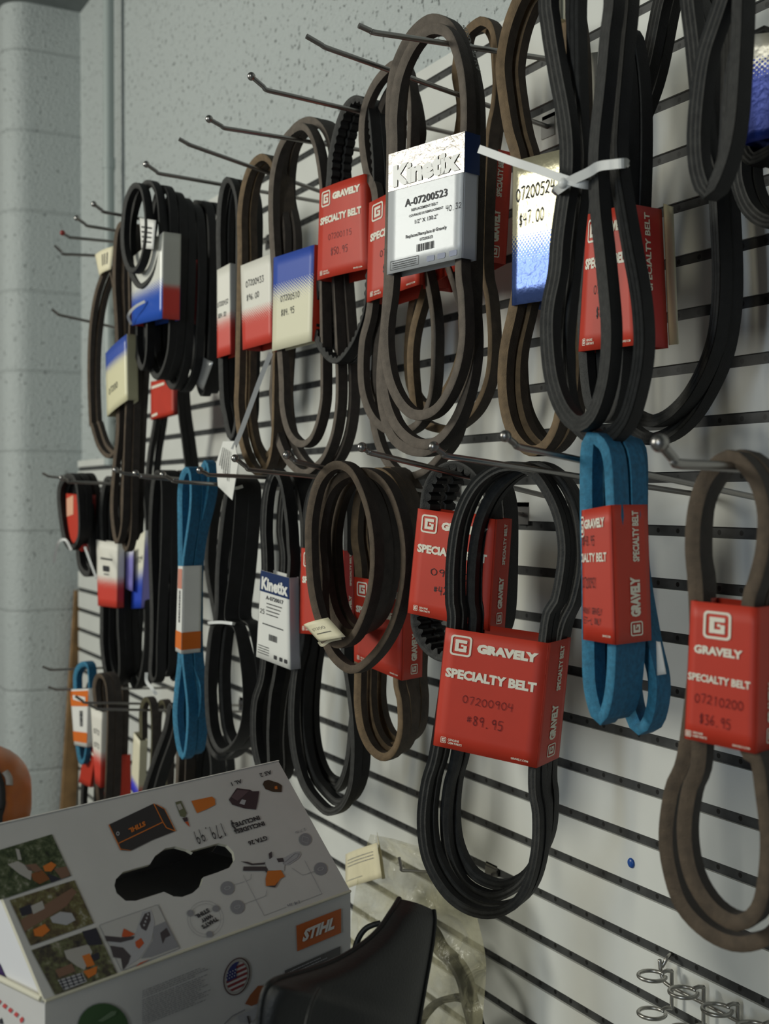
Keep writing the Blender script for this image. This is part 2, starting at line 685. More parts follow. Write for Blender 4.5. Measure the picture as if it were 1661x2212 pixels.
def pr_red(num=None, price=None, pen=PEN, extra=True):
    def f(lb, fn):
        put_icon(lb, fn, .175, .87, .21, .17, CREAM)
        put_text(lb, fn, 'GRAVELY', CREAM, .335, .92, .838, .066, bold=.075)
        put_text(lb, fn, 'SPECIALTY BELT', CREAM, .05, .93, .60, .072, bold=.055)
        if num:
            put_hand(lb, fn, num, pen, .24, .74, .405, .062, wid=.10)
        if price:
            put_hand(lb, fn, price, pen, .30, .66, .235, .075, wid=.12)
        if extra:
            put_icon(lb, fn, .10, .065, .055, .05, CREAM)
            put_text(lb, fn, 'GENUINE', CREAM, .145, .255, .068, .018, bold=.02)
            put_text(lb, fn, 'OEM PARTS', CREAM, .145, .285, .042, .018, bold=.02)
            put_text(lb, fn, 'GRAVELY.COM', CREAM, .76, .92, .03, .016, bold=.02)
    return f


def pr_red_side(lb, fn):
    R = lambda a, b: fn(1 - b, a)          # reads upwards
    put_icon(lb, R, .10, .42, .105, .34, CREAM)
    put_text(lb, R, 'GRAVELY', CREAM, .185, .475, .32, .24, bold=.07)
    put_text(lb, R, 'SPECIALTY BELT', CREAM, .585, .955, .30, .17, bold=.04)


def tie(root, pts, wd=0.0038, th=0.0012, m=NYL, name='cable_tie'):
    """flat nylon strap through 3-D points"""
    P = [np.array(p, float) for p in smooth2(pts, 6)]
    mb = MB()
    rows = []
    for i, p in enumerate(P):
        a, b = P[max(0, i - 1)], P[min(len(P) - 1, i + 1)]
        t = (b - a) / (np.linalg.norm(b - a) + 1e-9)
        v = CAM - p
        v = v / np.linalg.norm(v)
        s = np.cross(t, v)
        s = s / (np.linalg.norm(s) + 1e-9)
        q = np.cross(s, t)
        rows.append([p + s * wd / 2 + q * th / 2, p - s * wd / 2 + q * th / 2, p - s * wd / 2 - q * th / 2, p + s * wd / 2 - q * th / 2])
    mb.grid(rows, m, closed_v=True, smooth=False)
    mb.face(rows[0], m)
    mb.face(rows[-1][::-1], m)
    return mb.build(name, root)


def paper(root, pl, c, off, m, name='paper_tag', curl=.002, printed=None, lab=None, th=.0004):
    F = [pl.p(x, y, off) for x, y in c]
    mb = MB()
    K = 6
    rows = []
    for i in range(K + 1):
        v = i / K
        rows.append([(F[0] * (1 - u) + F[1] * u) * (1 - v) + (F[3] * (1 - u) + F[2] * u) * v + pl.n * curl * math.sin(math.pi * u) for u in [j / K for j in range(K + 1)]])
    mb.grid(rows, m, uv=True)
    o = mb.build(name, root)
    if lab:
        o['label'] = lab
    md = o.modifiers.new('paper', 'SOLIDIFY')
    md.thickness = th
    if printed:
        lb = MB()
        f0 = quad_fn(F, .0005)
        printed(lb, lambda u, v: f0(u, v) + pl.n * curl * math.sin(math.pi * max(0, min(1, u))))
        lb.build('lettering', o)
    return o

# ------------------------------------------------------------------ room
def block_mat(name, axis_u, z0, col, joint=1.0, pits=0.345):
    m = bpy.data.materials.new(name)
    m.use_nodes = True
    nt = m.node_tree
    b = nt.nodes['Principled BSDF']
    b.inputs['Roughness'].default_value = 0.55
    tc = nt.nodes.new('ShaderNodeTexCoord')
    sp = nt.nodes.new('ShaderNodeSeparateXYZ')
    nt.links.new(tc.outputs['Object'], sp.inputs[0])
    row = mnode(nt, 'DIVIDE', mnode(nt, 'SUBTRACT', sp.outputs[2], z0), 0.2032)
    fr = mnode(nt, 'FRACT', row)
    dz = mnode(nt, 'MULTIPLY', mnode(nt, 'MINIMUM', fr, mnode(nt, 'SUBTRACT', 1.0, fr)), 0.2032)
    half = mnode(nt, 'MULTIPLY', mnode(nt, 'FLOORED_MODULO', mnode(nt, 'FLOOR', row), 2.0), 0.5)
    fu = mnode(nt, 'FRACT', mnode(nt, 'ADD', mnode(nt, 'DIVIDE', sp.outputs[axis_u], 0.4064), half))
    du = mnode(nt, 'MULTIPLY', mnode(nt, 'MINIMUM', fu, mnode(nt, 'SUBTRACT', 1.0, fu)), 0.4064)
    dj = dz
    groove = nt.nodes.new('ShaderNodeMapRange')
    groove.interpolation_type = 'SMOOTHSTEP'
    groove.inputs[1].default_value = 0.0
    groove.inputs[2].default_value = 0.006
    nt.links.new(dj, groove.inputs[0])
    # pits in the block face
    vo = nt.nodes.new('ShaderNodeTexNoise')
    vo.inputs['Scale'].default_value = 95
    vo.inputs['Detail'].default_value = 3
    vo.inputs['Roughness'].default_value = 0.6
    nt.links.new(tc.outputs['Object'], vo.inputs['Vector'])
    pit = nt.nodes.new('ShaderNodeMapRange')
    pit.interpolation_type = 'SMOOTHSTEP'
    pit.inputs[1].default_value = 0.32
    pit.inputs[2].default_value = pits
    nt.links.new(vo.outputs['Fac'], pit.inputs[0])
    fine = nt.nodes.new('ShaderNodeTexNoise')
    fine.inputs['Scale'].default_value = 150
    fine.inputs['Detail'].default_value = 5
    nt.links.new(tc.outputs['Object'], fine.inputs['Vector'])
    h = mnode(nt, 'ADD', mnode(nt, 'ADD', mnode(nt, 'MULTIPLY', groove.outputs[0], 1.0 * joint), mnode(nt, 'MULTIPLY', pit.outputs[0], 1.0)), mnode(nt, 'MULTIPLY', fine.outputs['Fac'], 1.5))
    bp = nt.nodes.new('ShaderNodeBump')
    bp.inputs['Strength'].default_value = 0.8
    bp.inputs['Distance'].default_value = 0.003
    nt.links.new(h, bp.inputs['Height'])
    nt.links.new(bp.outputs['Normal'], b.inputs['Normal'])
    mx = nt.nodes.new('ShaderNodeMix')
    mx.data_type = 'RGBA'
    nt.links.new(mnode(nt, 'MULTIPLY', pit.outputs[0], mnode(nt, 'ADD', mnode(nt, 'MULTIPLY', groove.outputs[0], .18 * joint), 1 - .18 * joint)), mx.inputs[0])
    mx.inputs[6].default_value = (*[c * .42 for c in col], 1)
    mx.inputs[7].default_value = (*col, 1)
    nt.links.new(mx.outputs[2], b.inputs['Base Color'])
    return m


WALLY = 0.022
XP = at(177, 1072, -WALLY)[0]                     # face of the pilaster
YP = atx(16, 1072, XP)[1]                         # its outer corner
CEIL = atx(90, 11, XP)[2]
ZJ = atx(100, 1320, XP)[2]
print('XP', XP, 'YP', YP, 'CEIL', CEIL)
PAINT = (0.47, 0.51, 0.505)
BLOCK = block_mat('painted_block', 0, ZJ + .05, PAINT, 0.0, .395)
BLOCKP = block_mat('painted_block_pilaster', 1, ZJ, PAINT)
mb = MB()
mb.face([(XP - .4, WALLY, 0), (1.4, WALLY, 0), (1.4, WALLY, CEIL), (XP - .4, WALLY, CEIL)], BLOCK)
mb.face([(XP - .4, WALLY + .2, 0), (1.4, WALLY + .2, 0), (1.4, WALLY + .2, CEIL), (XP - .4, WALLY + .2, CEIL)][::-1], BLOCK)
struct(mb.build('wall_back'))
mb = MB()
prof = [(XP, WALLY)]
rn = 0.060
for k in range(9):
    a = math.radians(90 * k / 8)
    prof.append((XP - rn + rn * math.cos(a), YP + rn - rn * math.sin(a)))
prof.append((XP - 1.6, YP))
mb.grid([[(x, y, z) for z in (0, CEIL)] for x, y in prof], BLOCKP)
for p in range(0):
    pass
o = mb.build('wall_left')
o.data.set_sharp_from_angle(angle=math.radians(50))
struct(o)
mb = MB()
mb.face([(-6, -6, 0), (3, -6, 0), (3, .3, 0), (-6, .3, 0)], mat('concrete_floor', (0.28, 0.27, 0.25), .5, noise=.15, nscale=8))
struct(mb.build('floor'))
mb = MB()
mb.face([(-6, .3, CEIL), (3, .3, CEIL), (3, -6, CEIL), (-6, -6, CEIL)], mat('ceiling_tile', (0.16, 0.18, 0.18), .8, noise=.1, nscale=30))
struct(mb.build('ceiling'))


# ------------------------------------------------------------------ slat wall
def strip_mat():
    m = bpy.data.materials.new('groove_strip')
    m.use_nodes = True
    nt = m.node_tree
    b = nt.nodes['Principled BSDF']
    b.inputs['Roughness'].default_value = 0.45
    tc = nt.nodes.new('ShaderNodeTexCoord')
    sp = nt.nodes.new('ShaderNodeSeparateXYZ')
    nt.links.new(tc.outputs['Object'], sp.inputs[0])
    xh = at(1419, 347, 0)[0]
    sx = 0.535 * PITCH
    a = mnode(nt, 'FRACT', mnode(nt, 'ADD', mnode(nt, 'DIVIDE', mnode(nt, 'SUBTRACT', sp.outputs[0], xh), sx), .5))
    dx = mnode(nt, 'MULTIPLY', mnode(nt, 'SUBTRACT', a, .5), sx)
    c = mnode(nt, 'FRACT', mnode(nt, 'ADD', mnode(nt, 'DIVIDE', mnode(nt, 'SUBTRACT', sp.outputs[2], Z0), PITCH), .5))
    dz = mnode(nt, 'MULTIPLY', mnode(nt, 'SUBTRACT', c, .5), PITCH)
    d = mnode(nt, 'SQRT', mnode(nt, 'ADD', mnode(nt, 'MULTIPLY', dx, dx), mnode(nt, 'MULTIPLY', dz, dz)))
    st = mnode(nt, 'LESS_THAN', d, .0024)
    n = nt.nodes.new('ShaderNodeTexNoise')
    n.inputs['Scale'].default_value = 40
    n.inputs['Detail'].default_value = 5
    nt.links.new(tc.outputs['Object'], n.inputs['Vector'])
    r = nt.nodes.new('ShaderNodeValToRGB')
    r.color_ramp.elements[0].color = (.022, .023, .023, 1)
    r.color_ramp.elements[1].color = (.060, .062, .061, 1)
    r.color_ramp.elements[0].position = .35
    r.color_ramp.elements[1].position = .7
    nt.links.new(n.outputs['Fac'], r.inputs[0])
    mx = nt.nodes.new('ShaderNodeMix')
    mx.data_type = 'RGBA'
    nt.links.new(st, mx.inputs[0])
    nt.links.new(r.outputs[0], mx.inputs[6])
    mx.inputs[7].default_value = (.003, .003, .003, 1)
    nt.links.new(mx.outputs[2], b.inputs['Base Color'])
    return m


Z0 = 1.5 + .356 * PITCH                          # middle of the groove level with the lower hooks
XB = at(247, 1072, 0)[0]
XR = 0.7
HS = 0.0052
BOARD = mat('white_slat_board', (0.70, 0.71, 0.67), 0.38, noise=.04, nscale=12, bump=.05, bscale=60)
STRIP = strip_mat()
ztop = Z0 + 10.42 * PITCH


def slat_panel(x0, x1, itop, ibot, ztop, name, label):
    mb, ms = MB(), MB()
    za = ztop
    for i in range(itop, ibot + 1):
        zc = Z0 - i * PITCH
        mb.box((x0, 0, zc + HS), (x1, .016, za), BOARD)
        ms.box((x0 + .0005, .0030, zc - HS - .004), (x1 - .0005, .0155, zc + HS + .004), STRIP)
        za = zc - HS
    mb.box((x0, 0, za - .03), (x1, .016, za), BOARD)
    o = mb.build(name)
    tag(o, label, 'slatwall')
    s = ms.build('groove_strip', o)
    return o


# strips sit behind the board faces, so each board laps over them
slat_panel(XB, XR, -10, 28, ztop, 'slatwall', 'white slatwall with black perforated strips that carries all the belt hooks')
slat_panel(XP + .045, XB - .0005, -1, 28, Z0 + 1.42 * PITCH, 'slatwall', 'narrow low white slatwall piece in the corner under the grey conduit')

# conduit in the corner
mb = MB()
cpt, cpb = at(237, 1000, .012), at(237, 1000, .012)
mb.tube([(cpb[0], -.012, cpb[2] - .005), (cpb[0], -.012, CEIL)], .0125, mat('conduit_paint', (.36, .41, .40), .45), 14)
for zz in (1.75, 2.25):
    mb.tube([(cpb[0], -.012, zz), (cpb[0], -.012, zz + .025)], .0145, MATS['conduit_paint'], 14)
tag(mb.build('conduit'), 'grey painted vertical conduit running up the block wall by the corner', 'pipe')

# stick leaning in the corner
mb = MB()
a, b_ = atx(177, 1275, XP + .021), atx(143, 1800, XP + .0215)
wv = np.array([0, .018, 0])
tv = np.array([.012, 0, 0])
b_ = a + (b_ - a) * 1.9
b_[2] = max(b_[2], .01)
mb.hexa([b_ - wv - tv, b_ - wv + tv, b_ + wv + tv, b_ + wv - tv, a - wv - tv, a - wv + tv, a + wv + tv, a + wv - tv], mat('bare_wood', (.20, .115, .045), .7, noise=.3, nscale=25))
tag(mb.build('wooden_stick'), 'brown wooden stick leaning in the corner beside the block pilaster', 'stick')

# ------------------------------------------------------------------ hooks
L_HOOK = .29


def hook(tip, bend, end, label, ball=True, L=L_HOOK, r=.0026, m=STEEL, group=None, mtip=None, d_tip=None):
    T = at(*tip, d_tip or L)
    B = atx(*bend, T[0])
    E = atx(*end, T[0])
    s = (B[2] - E[2]) / (E[1] - B[1]) if abs(E[1] - B[1]) > 1e-4 else .05
    s = max(-.05, min(.2, s))
    zb = B[2] - s * (0 - B[1])
    root = thing('slatwall_hook', label, 'hook', (T[0], 0, zb), group or 'wire hooks on the slatwall')
    pts = [(T[0], .001, zb)]
    pts += [(T[0], B[1] * f, zb + (B[2] - zb) * f) for f in (.3, .6, .9)]
    pts += [tuple(B)]
    m1 = np.array(B) + (T - B) * .25
    pts += [tuple(m1), tuple(np.array(B) + (T - B) * .6), tuple(T)]
    mb = MB()
    mb.tube(smooth2(pts, 4), r, m, 8)
    mb.build('wire_arm', root)
    mb = MB()
    mb.box((T[0] - .012, -.0015, zb - .011), (T[0] + .012, .001, zb + .009), m)
    mb.box((T[0] - .012, .0, zb + .006), (T[0] + .012, .0028, zb + .014), m)
    mb.build('mounting_plate', root)
    if ball:
        mb = MB()
        mb.ball(T, r * 1.75, mtip or m, 8, 10)
        mb.build('ball_tip', root)
    return root


HK = [((775, 55), (808, 70), (965, 88), 'plain tipped wire hook holding the tall belt with the big silver sleeve', 0),
      ((662, 78), (705, 103), (842, 152), 'wire hook without a ball tip just before the tall silver sleeve', 0),
      ((543, 165), (578, 195), (770, 240), 'ball tipped wire hook carrying the toothed black belt in the upper row', 1),
      ((452, 257), (487, 277), (660, 305), 'ball tipped wire hook carrying the belt with the blue over cream sleeve', 1),
      ((387, 300), (410, 313), (570, 372), 'thin wire hook without a ball carrying the tan belt in the upper row', 0),
      ((316, 355), (345, 375), (475, 398), 'ball tipped wire hook carrying the slim black belt with the red and white sleeve', 1),
      ((203, 441), (225, 458), (252, 463), 'highest of the ball tipped hooks seen against the grey conduit', 1),
      ((166, 471), (190, 488), (250, 498), 'second ball tipped hook down against the grey conduit', 1),
      ((118, 530), (138, 549), (205, 552), 'bent wire hook reaching into the cream tagged thin belt', 0),
      ((112, 668), (128, 680), (230, 703), 'thin bare hook low on the wall behind the thin brown belt loop', 0),
      ((1425, 957), (1465, 1002), (1600, 1010), 'thick shiny hook with a big ball carrying the brown belt priced 36.95', 1),
      ((1092, 942), (1120, 965), (1260, 995), 'dark hook carrying the cloth covered blue belt with a red sleeve', 1),
      ((937, 965), (965, 985), (1160, 1015), 'hook carrying the large black belt priced 89.95', 1),
      ((782, 966), (800, 978), (975, 1022), 'hook carrying the wide toothed belt in the lower row', 1),
      ((620, 983), (640, 997), (700, 1013), 'hook carrying the brown double loop with a cream paper tag', 1),
      ((508, 990), (540, 1015), (680, 1030), 'hook behind the white hang tag in the lower row', 1),
      ((250, 1015), (270, 1023), (340, 1030), 'hook carrying the black bundle with the red and white sleeve low by the corner', 1),
      ((293, 1022), (306, 1030), (350, 1034), 'hook between the dark bundles left of the long blue belt', 1),
      ((352, 1025), (378, 1040), (420, 1043), 'hook holding the narrow blue belt with the white and orange sleeve', 1),
      ((432, 1016), (452, 1026), (545, 1030), 'hook holding the flat black belt tied with a strap', 1),
      ((133, 1032), (150, 1041), (240, 1045), 'ball tipped hook holding the small black coil in the corner', 1)]
for t_, b_, e_, lab, ball in HK:
    big = t_[0] == 1425
    hook(t_, b_, e_, lab, bool(ball), r=.0034 if big else .0026)
hook((135, 503), (152, 513), (245, 522), 'wire hook with a red painted tip against the block wall', True, mtip=mat('red_tip', (.25, .02, .015), .4))
for tp, bd, en, lab in (((92, 1022), (105, 1029), (150, 1034), 'farthest bare hook of the lower row, in front of the pilaster'),
                        ((92, 1440), (110, 1447), (190, 1444), 'upper bare hook of the bottom row in front of the pilaster'),
                        ((104, 1484), (122, 1490), (240, 1488), 'second bare hook of the bottom row in front of the pilaster'),
                        ((163, 1504), (184, 1518), (300, 1520), 'hook across the orange and white sleeve in the bottom row'),
                        ((192, 1522), (212, 1532), (330, 1534), 'lowest hook of the bottom row by the cream sleeves')):
    hook(tp, bd, en, lab, False, r=.0022)
# end of a straight rod between the tied black strands
mb = MB()
a = at(1212, -60, .20)
b_ = at(1213, 45, .205)
mb.tube([a, b_], .0030, mat('bright_rod', (.62, .58, .48), .25, 1.0), 10)
tag(mb.build('metal_rod'), 'short bright metal rod hanging between the strands of the tied black belt', 'rod')

# ------------------------------------------------------------------ belts, upper row
UPG, LOG, BOG = 'belts hanging in the upper row', 'belts hanging in the lower row', 'belts hanging in the bottom row'
HT_WR = halftone('white_to_red_card', (.78, .76, .68), (.62, .05, .03), .52, .78, 16)
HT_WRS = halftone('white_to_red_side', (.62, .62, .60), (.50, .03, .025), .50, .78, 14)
HT_BC = halftone('blue_to_cream_card', (.030, .080, .42), (.76, .73, .54), .28, .58, 16)
HT_WB = halftone('white_to_blue_card', (.78, .76, .62), (.02, .07, .52), .45, .80, 14)
HT_FOIL = halftone('foil_to_blue_card', (.56, .52, .36), (.07, .12, .34), .50, .76, 16, metal=.6, rough=.36, bump=.35)
HT_FOIL2 = halftone('foil_to_deep_blue_card', (.62, .60, .52), (.012, .04, .32), .20, .48, 11, metal=.3, rough=.36, bump=.35)
HT_LAV = halftone('white_to_lavender_card', (.70, .70, .74), (.22, .20, .55), .05, .40, 14)
HT_TWO = halftone('cream_to_blue_card', (.74, .70, .45), (.03, .09, .50), .42, .66, 22)

# twin black belt tied with a nylon strap
root, pl = belt('twin black belt pinched in the middle by a white cable tie', .235, 8, [
    (tr('b3', (335, -50), (345, 150), (385, 400), (432, 650), (455, 850), (452, 1050), (430, 1200), (405, 1400)) +
     tr('b4', (390, 240), (352, 450), (350, 650), (378, 870), (440, 1040), (530, 1130), (612, 1080), (670, 930), (700, 750), (705, 550), (690, 350), (665, 100)) +
     tr('b3', (640, 1230), (628, 1000), (635, 800), (665, 500), (690, 200), (710, -50), (640, -330), (440, -330)), 0, 0),
    (tr('b3', (505, -100), (500, 300), (515, 700), (530, 1000)) + tr('b4', (470, 300), (440, 700), (470, 1030), (580, 1180), (690, 1215), (800, 1110), (865, 900), (893, 700), (888, 500), (862, 300), (815, 60)) +
     tr('b3', (735, 950), (735, 700), (765, 300), (790, -100), (700, -330), (600, -330)), .018, 0),
], 'black', w=.0128, t=.0118, ribs=3, group=UPG, anchor=(1290, 500))
q = lambda x, y, o=0.0: pl.p(*tr('b3', (x, y))[0], o)
tie(root, [q(815, 962, -.03), q(812, 958, .002), q(740, 965, .006), q(660, 977, .006), q(600, 1012, .007), q(500, 1060, .008), q(418, 1115, .006), q(410, 1122, -.02)], .0068, .0015)
tie(root, [q(-40, 875, .02), q(150, 945, .017), q(300, 995, .013), q(470, 1055, .009), q(560, 1080, .004), q(612, 1088, -.004)], .0062, .0015, name='cable_tie_tail')
mb = MB()
hp = q(452, 1075, .009)
mb.ball(hp, .005, NYL, 6, 8, (1.0, .7, .8))
mb.build('cable_tie_head', root)

# belt behind it with the big red sleeve
root, pl = belt('black belt with a red and cream sleeve behind the tied twin belt', .150, 4, [
    (tr('b4', (560, 300), (560, 700), (590, 1000), (660, 1090), (730, 1050), (770, 800), (780, 300)) + tr('b3', (805, 900), (800, 500), (765, 220), (725, 170), (700, 300), (680, 700), (600, 1100)), 0, 1)], 'black', group=UPG)
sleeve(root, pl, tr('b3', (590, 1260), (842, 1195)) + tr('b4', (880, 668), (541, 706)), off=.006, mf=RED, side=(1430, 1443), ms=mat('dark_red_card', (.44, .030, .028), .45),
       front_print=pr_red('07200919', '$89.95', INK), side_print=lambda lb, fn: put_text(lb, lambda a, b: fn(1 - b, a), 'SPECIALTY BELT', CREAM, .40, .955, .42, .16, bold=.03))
paper(root, pl, tr('b3', (1040, 1195), (1098, 1215)) + tr('b4', (1130, 662), (1072, 668)), -.032, CRM, 'card_flap', .001)

# longest black belt
root, pl = belt('long black ribbed belt looping low behind the tied twin belt', .095, 4, [
    (tr('b4', (1322, -100), (1335, 200), (1330, 420), (1305, 620), (1245, 800), (1150, 970), (1030, 1085), (920, 1110), (800, 1050), (700, 950), (640, 850), (600, 700), (590, 400), (640, -200)) + tr('b3', (900, 500), (1050, -100), (1250, 100), (1300, 900)), 0, 0),
    (tr('b4', (1400, -100), (1415, 200), (1410, 450), (1370, 700), (1290, 900), (1180, 1080), (1050, 1190), (920, 1215), (800, 1120), (720, 950), (660, 720), (650, 400), (700, -200)) + tr('b3', (950, 500), (1100, -100), (1330, 100), (1375, 900)), .018, 0),
], 'black', w=.0150, t=.0105, ribs=3, group=UPG, anchor=(1480, 700))

# twisted short loop, upper corner
root, pl = belt('short black belt loop twisted on itself beside the blue foil sleeve', .215, 6, [
    (tr('b3', (1385, -50), (1330, 130), (1272, 320), (1238, 550), (1218, 800), (1230, 1000), (1278, 1122), (1330, 1060), (1385, 900), (1420, 700), (1440, 400), (1455, 100), (1460, -150), (1430, -250)), 0, 0),
    (tr('b3', (1180, -100), (1202, 250), (1230, 600), (1262, 900), (1312, 1020), (1370, 900), (1390, 600), (1400, 300), (1400, -100), (1300, -250)), .022, 0)],
    'black', w=.0145, t=.010, ribs=3, group=UPG)
root, pl = belt('black belt coil under the blue foil sleeve at the frame edge', .11, 5, [
    (tr('b3', (1500, 500), (1482, 800), (1530, 925), (1600, 905), (1680, 840), (1740, 600), (1720, 300), (1600, 200)), .0, 1),
    (tr('b3', (1490, 600), (1452, 950), (1475, 1120), (1545, 1245), (1660, 1300), (1800, 1200), (1850, 900), (1800, 500), (1650, 300)), .02, 1)],
    'black', w=.0165, t=.010, ribs=3, group=UPG)
sleeve(root, pl, tr('b3', (1535, 205), (1900, 165), (1870, 760), (1503, 848)), off=.004, mf=HT_FOIL2, depth=.05)

# tan belt with the foil sleeve
root, pl = belt('brown belt with a foil and blue sleeve marked 47.00', .165, 12, [
    (tr('b1', (1190, 1320), (1162, 1080), (1112, 900), (1070, 650), (1052, 450), (1080, 250), (1130, 80), (1200, -60), (1310, -130), (1420, -60), (1480, 200), (1500, 700), (1480, 1100)) + tr('b2', (1460, 400), (1470, 800), (1430, 1150), (1340, 1320), (1240, 1350), (1140, 1250), (1085, 1100), (1062, 900), (1078, 650), (1140, 370), (1178, 120)), 0, 1),
    (tr('b1', (1170, 1000), (1120, 600), (1120, 350), (1180, 130), (1290, 0), (1400, 0), (1480, 200), (1520, 700)) + tr('b2', (1500, 300), (1520, 800), (1500, 1150), (1400, 1330), (1290, 1250), (1180, 1000), (1160, 500)), .032, 0)],
    'tan', w=.0145, t=.0095, group=UPG)
def pf(lb, fn):
    put_hand(lb, fn, '07200524', INK, .06, .74, .715, .085, wid=.13, slope=.02)
    put_hand(lb, fn, '$47.00', INK, .12, .58, .54, .085, wid=.12, slope=.02)
sleeve(root, pl, tr('b1', (1143, 1112), (1565, 1008)) + tr('b2', (1470, 300), (1135, 352)), off=.004, mf=HT_FOIL, depth=.045, front_print=pf)

# white card hanging behind the tied belt
rt, plc = None, hang(1255, 180, .10, 5)
rt = thing('price_card', 'white printed card hanging behind the strands of the tied twin belt', 'card', plc.A, None)
def pcard(lb, fn):
    for i, y in enumerate((.86, .72, .45, .38, .2)):
        put_dash(lb, fn, .12, .55 + .08 * (i % 3), y, .035, INK, i)
paper(rt, plc, tr('b3', (430, 335), (655, 305), (635, 625), (485, 660)), 0, WHT, 'card', .001, pcard)

# tall belt with the silver sleeve
KS = mat('silver_card', (.56, .58, .60), .42, .15, bump=.1, bscale=120, spec=.3)
KH = mat('navy_foil', (.16, .15, .14), .26, .9, bump=.3, bscale=140)
root, pl = belt('tall grey brown belt with a large silver sleeve marked 07200523', .205, 14, [
    (tr('b1', (303, 1060), (302, 800), (332, 560), (402, 370), (500, 230), (600, 190), (690, 240), (752, 400), (787, 600), (796, 900)) +
     tr('b2', (765, 40), (786, 300), (790, 600), (735, 850), (622, 1050), (500, 1108), (400, 1068), (310, 930), (262, 750), (248, 500), (285, 150)), 0, 0),
    (tr('b1', (293, 1060), (286, 800), (310, 520), (402, 290), (510, 165), (610, 132), (720, 200), (790, 400), (824, 600), (832, 900)) +
     tr('b2', (810, 40), (830, 300), (846, 600), (820, 850), (742, 1100), (622, 1268), (510, 1308), (402, 1268), (302, 1150), (240, 950), (228, 700), (262, 300)), .0145, 0),
    (tr('b1', (320, 1000), (330, 700), (370, 450), (480, 250), (600, 180), (740, 260), (830, 500), (868, 900)) +
     tr('b2', (850, 300), (855, 700), (800, 1000), (700, 1230), (560, 1350), (420, 1345), (300, 1250), (235, 1050), (222, 800), (260, 300)), .040, 0)],
    'grey', w=.0135, t=.0098, group=UPG, anchor=(930, 450))
def pk(lb, fn):
    put_text(lb, fn, 'A-07200523', INK, .24, .80, .525, .062, bold=.02)
    put_text(lb, fn, 'REPLACEMENT BELT', INK, .33, .68, .475, .022)
    put_text(lb, fn, 'COURROIE DE REMPLACEMENT', INK, .30, .75, .43, .020)
    put_text(lb, fn, '1/2" X 130.2"', INK, .38, .68, .365, .034, bold=.01)
    put_text(lb, fn, 'Replaces/Remplace # Gravely', INK, .26, .80, .262, .028)
    put_text(lb, fn, '07200523', INK, .45, .62, .215, .024)
    r = random.Random(3)
    x = .41
    while x < .64:
        wq = r.choice((.004, .006, .010))
        put_poly(lb, fn, [(x, .13), (x + wq, .13), (x + wq, .19), (x, .19)], INK)
        x += wq + r.choice((.004, .006))
    put_ring(lb, fn, [(.05, .025), (.44, .025), (.44, .10), (.05, .10)], [(.055, .029), (.435, .029), (.435, .096), (.055, .096)], INK)
    for i in range(3):
        put_dash(lb, fn, .08, .41, .040 + .018 * i, .007, INK, i)
    for x0 in (.55, .69, .84):
        put_poly(lb, fn, rrect(x0, .03, x0 + .10, .075, .012), mat('blue_grey_ink', (.16, .19, .30), .5))
    put_hand(lb, fn, '40.32', INK, .78, .985, .40, .045, wid=.12)
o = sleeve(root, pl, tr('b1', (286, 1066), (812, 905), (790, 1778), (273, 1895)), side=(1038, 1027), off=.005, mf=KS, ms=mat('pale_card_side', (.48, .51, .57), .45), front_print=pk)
# navy foil band across the top of the sleeve
F = [pl.p(x, y, .0056) for x, y in tr('b1', (286, 1066), (812, 905))]
G = [pl.p(x, y, .0056) for x, y in tr('b1', (806, 1185), (283, 1325))]
mb = MB()
K = 10
mb.grid([[(F[0] * (1 - u) + F[1] * u) * (1 - v) + (G[1] * (1 - u) + G[0] * u) * v for u in [j / K for j in range(K + 1)]] for v in [i / K for i in range(K + 1)]], KH)
sd = pl.n * side_depth(pl, F[1], 1037)
mb.grid([[F[1] + (G[0] - F[1]) * v - sd * u + pl.e1 * .0005 for u in (0, .5, 1)] for v in (0, .5, 1)], NAVY)
hb = mb.build('header_band', root)
lb = MB()
put_text(lb, quad_fn([F[0], F[1], G[0], G[1]], .0008), 'Kinetix', mat('white_foil_ink', (.82, .82, .80), .4), .07, .95, .12, .52, bold=.06)
lb.build('lettering', hb)

# faint print on the belt's back
pa, pb_ = [pl.p(*tr('b1', q)[0], -.040) for q in ((836, 500), (775, 300))]
td = (pb_ - pa) / np.linalg.norm(pb_ - pa)
ro = np.cross(pl.n, td)
ro = ro if np.dot(ro, pl.e1) > 0 else -ro
lb = MB()
put_text(lb, lambda a, b: pa + ro * .0058 - pl.n * (.0115 - b) + td * a, 'ASI PROGRIP', mat('grey_belt_print', (.22, .22, .21), .6), 0, .052, 0, .0065, bold=.02)
lb.build('lettering', [c for c in root.children if c.name.startswith('belt_turn')][-1])

# belt behind it with the red side
root, pl = belt('tan edged brown belt with a red sleeve tucked behind the silver sleeve', .117, 8, [
    (tr('b1', (800, 900), (780, 450), (800, 240), (870, 160), (925, 142), (985, 200), (1015, 400), (1000, 700), (955, 1000)) + tr('b2', (930, 50), (965, 300), (985, 600), (962, 850), (880, 1050), (760, 1165), (650, 1205), (500, 1150), (445, 1000), (430, 600), (540, 150)), 0, 0),
    (tr('b1', (760, 900), (740, 500), (780, 270), (870, 190), (960, 210), (1000, 400), (985, 900)) + tr('b2', (780, 300), (770, 600), (700, 850), (600, 1000), (510, 1040), (420, 900), (410, 600), (480, 150)), .022, 0)],
    'tan', w=.0145, t=.0085, group=UPG)
sleeve(root, pl, tr('b1', (560, 1120), (935, 1005)) + tr('b2', (888, 35), (520, 235)), side=(1106, 1094), off=.004, mf=RED, front_print=pr_red(), side_print=pr_red_side)

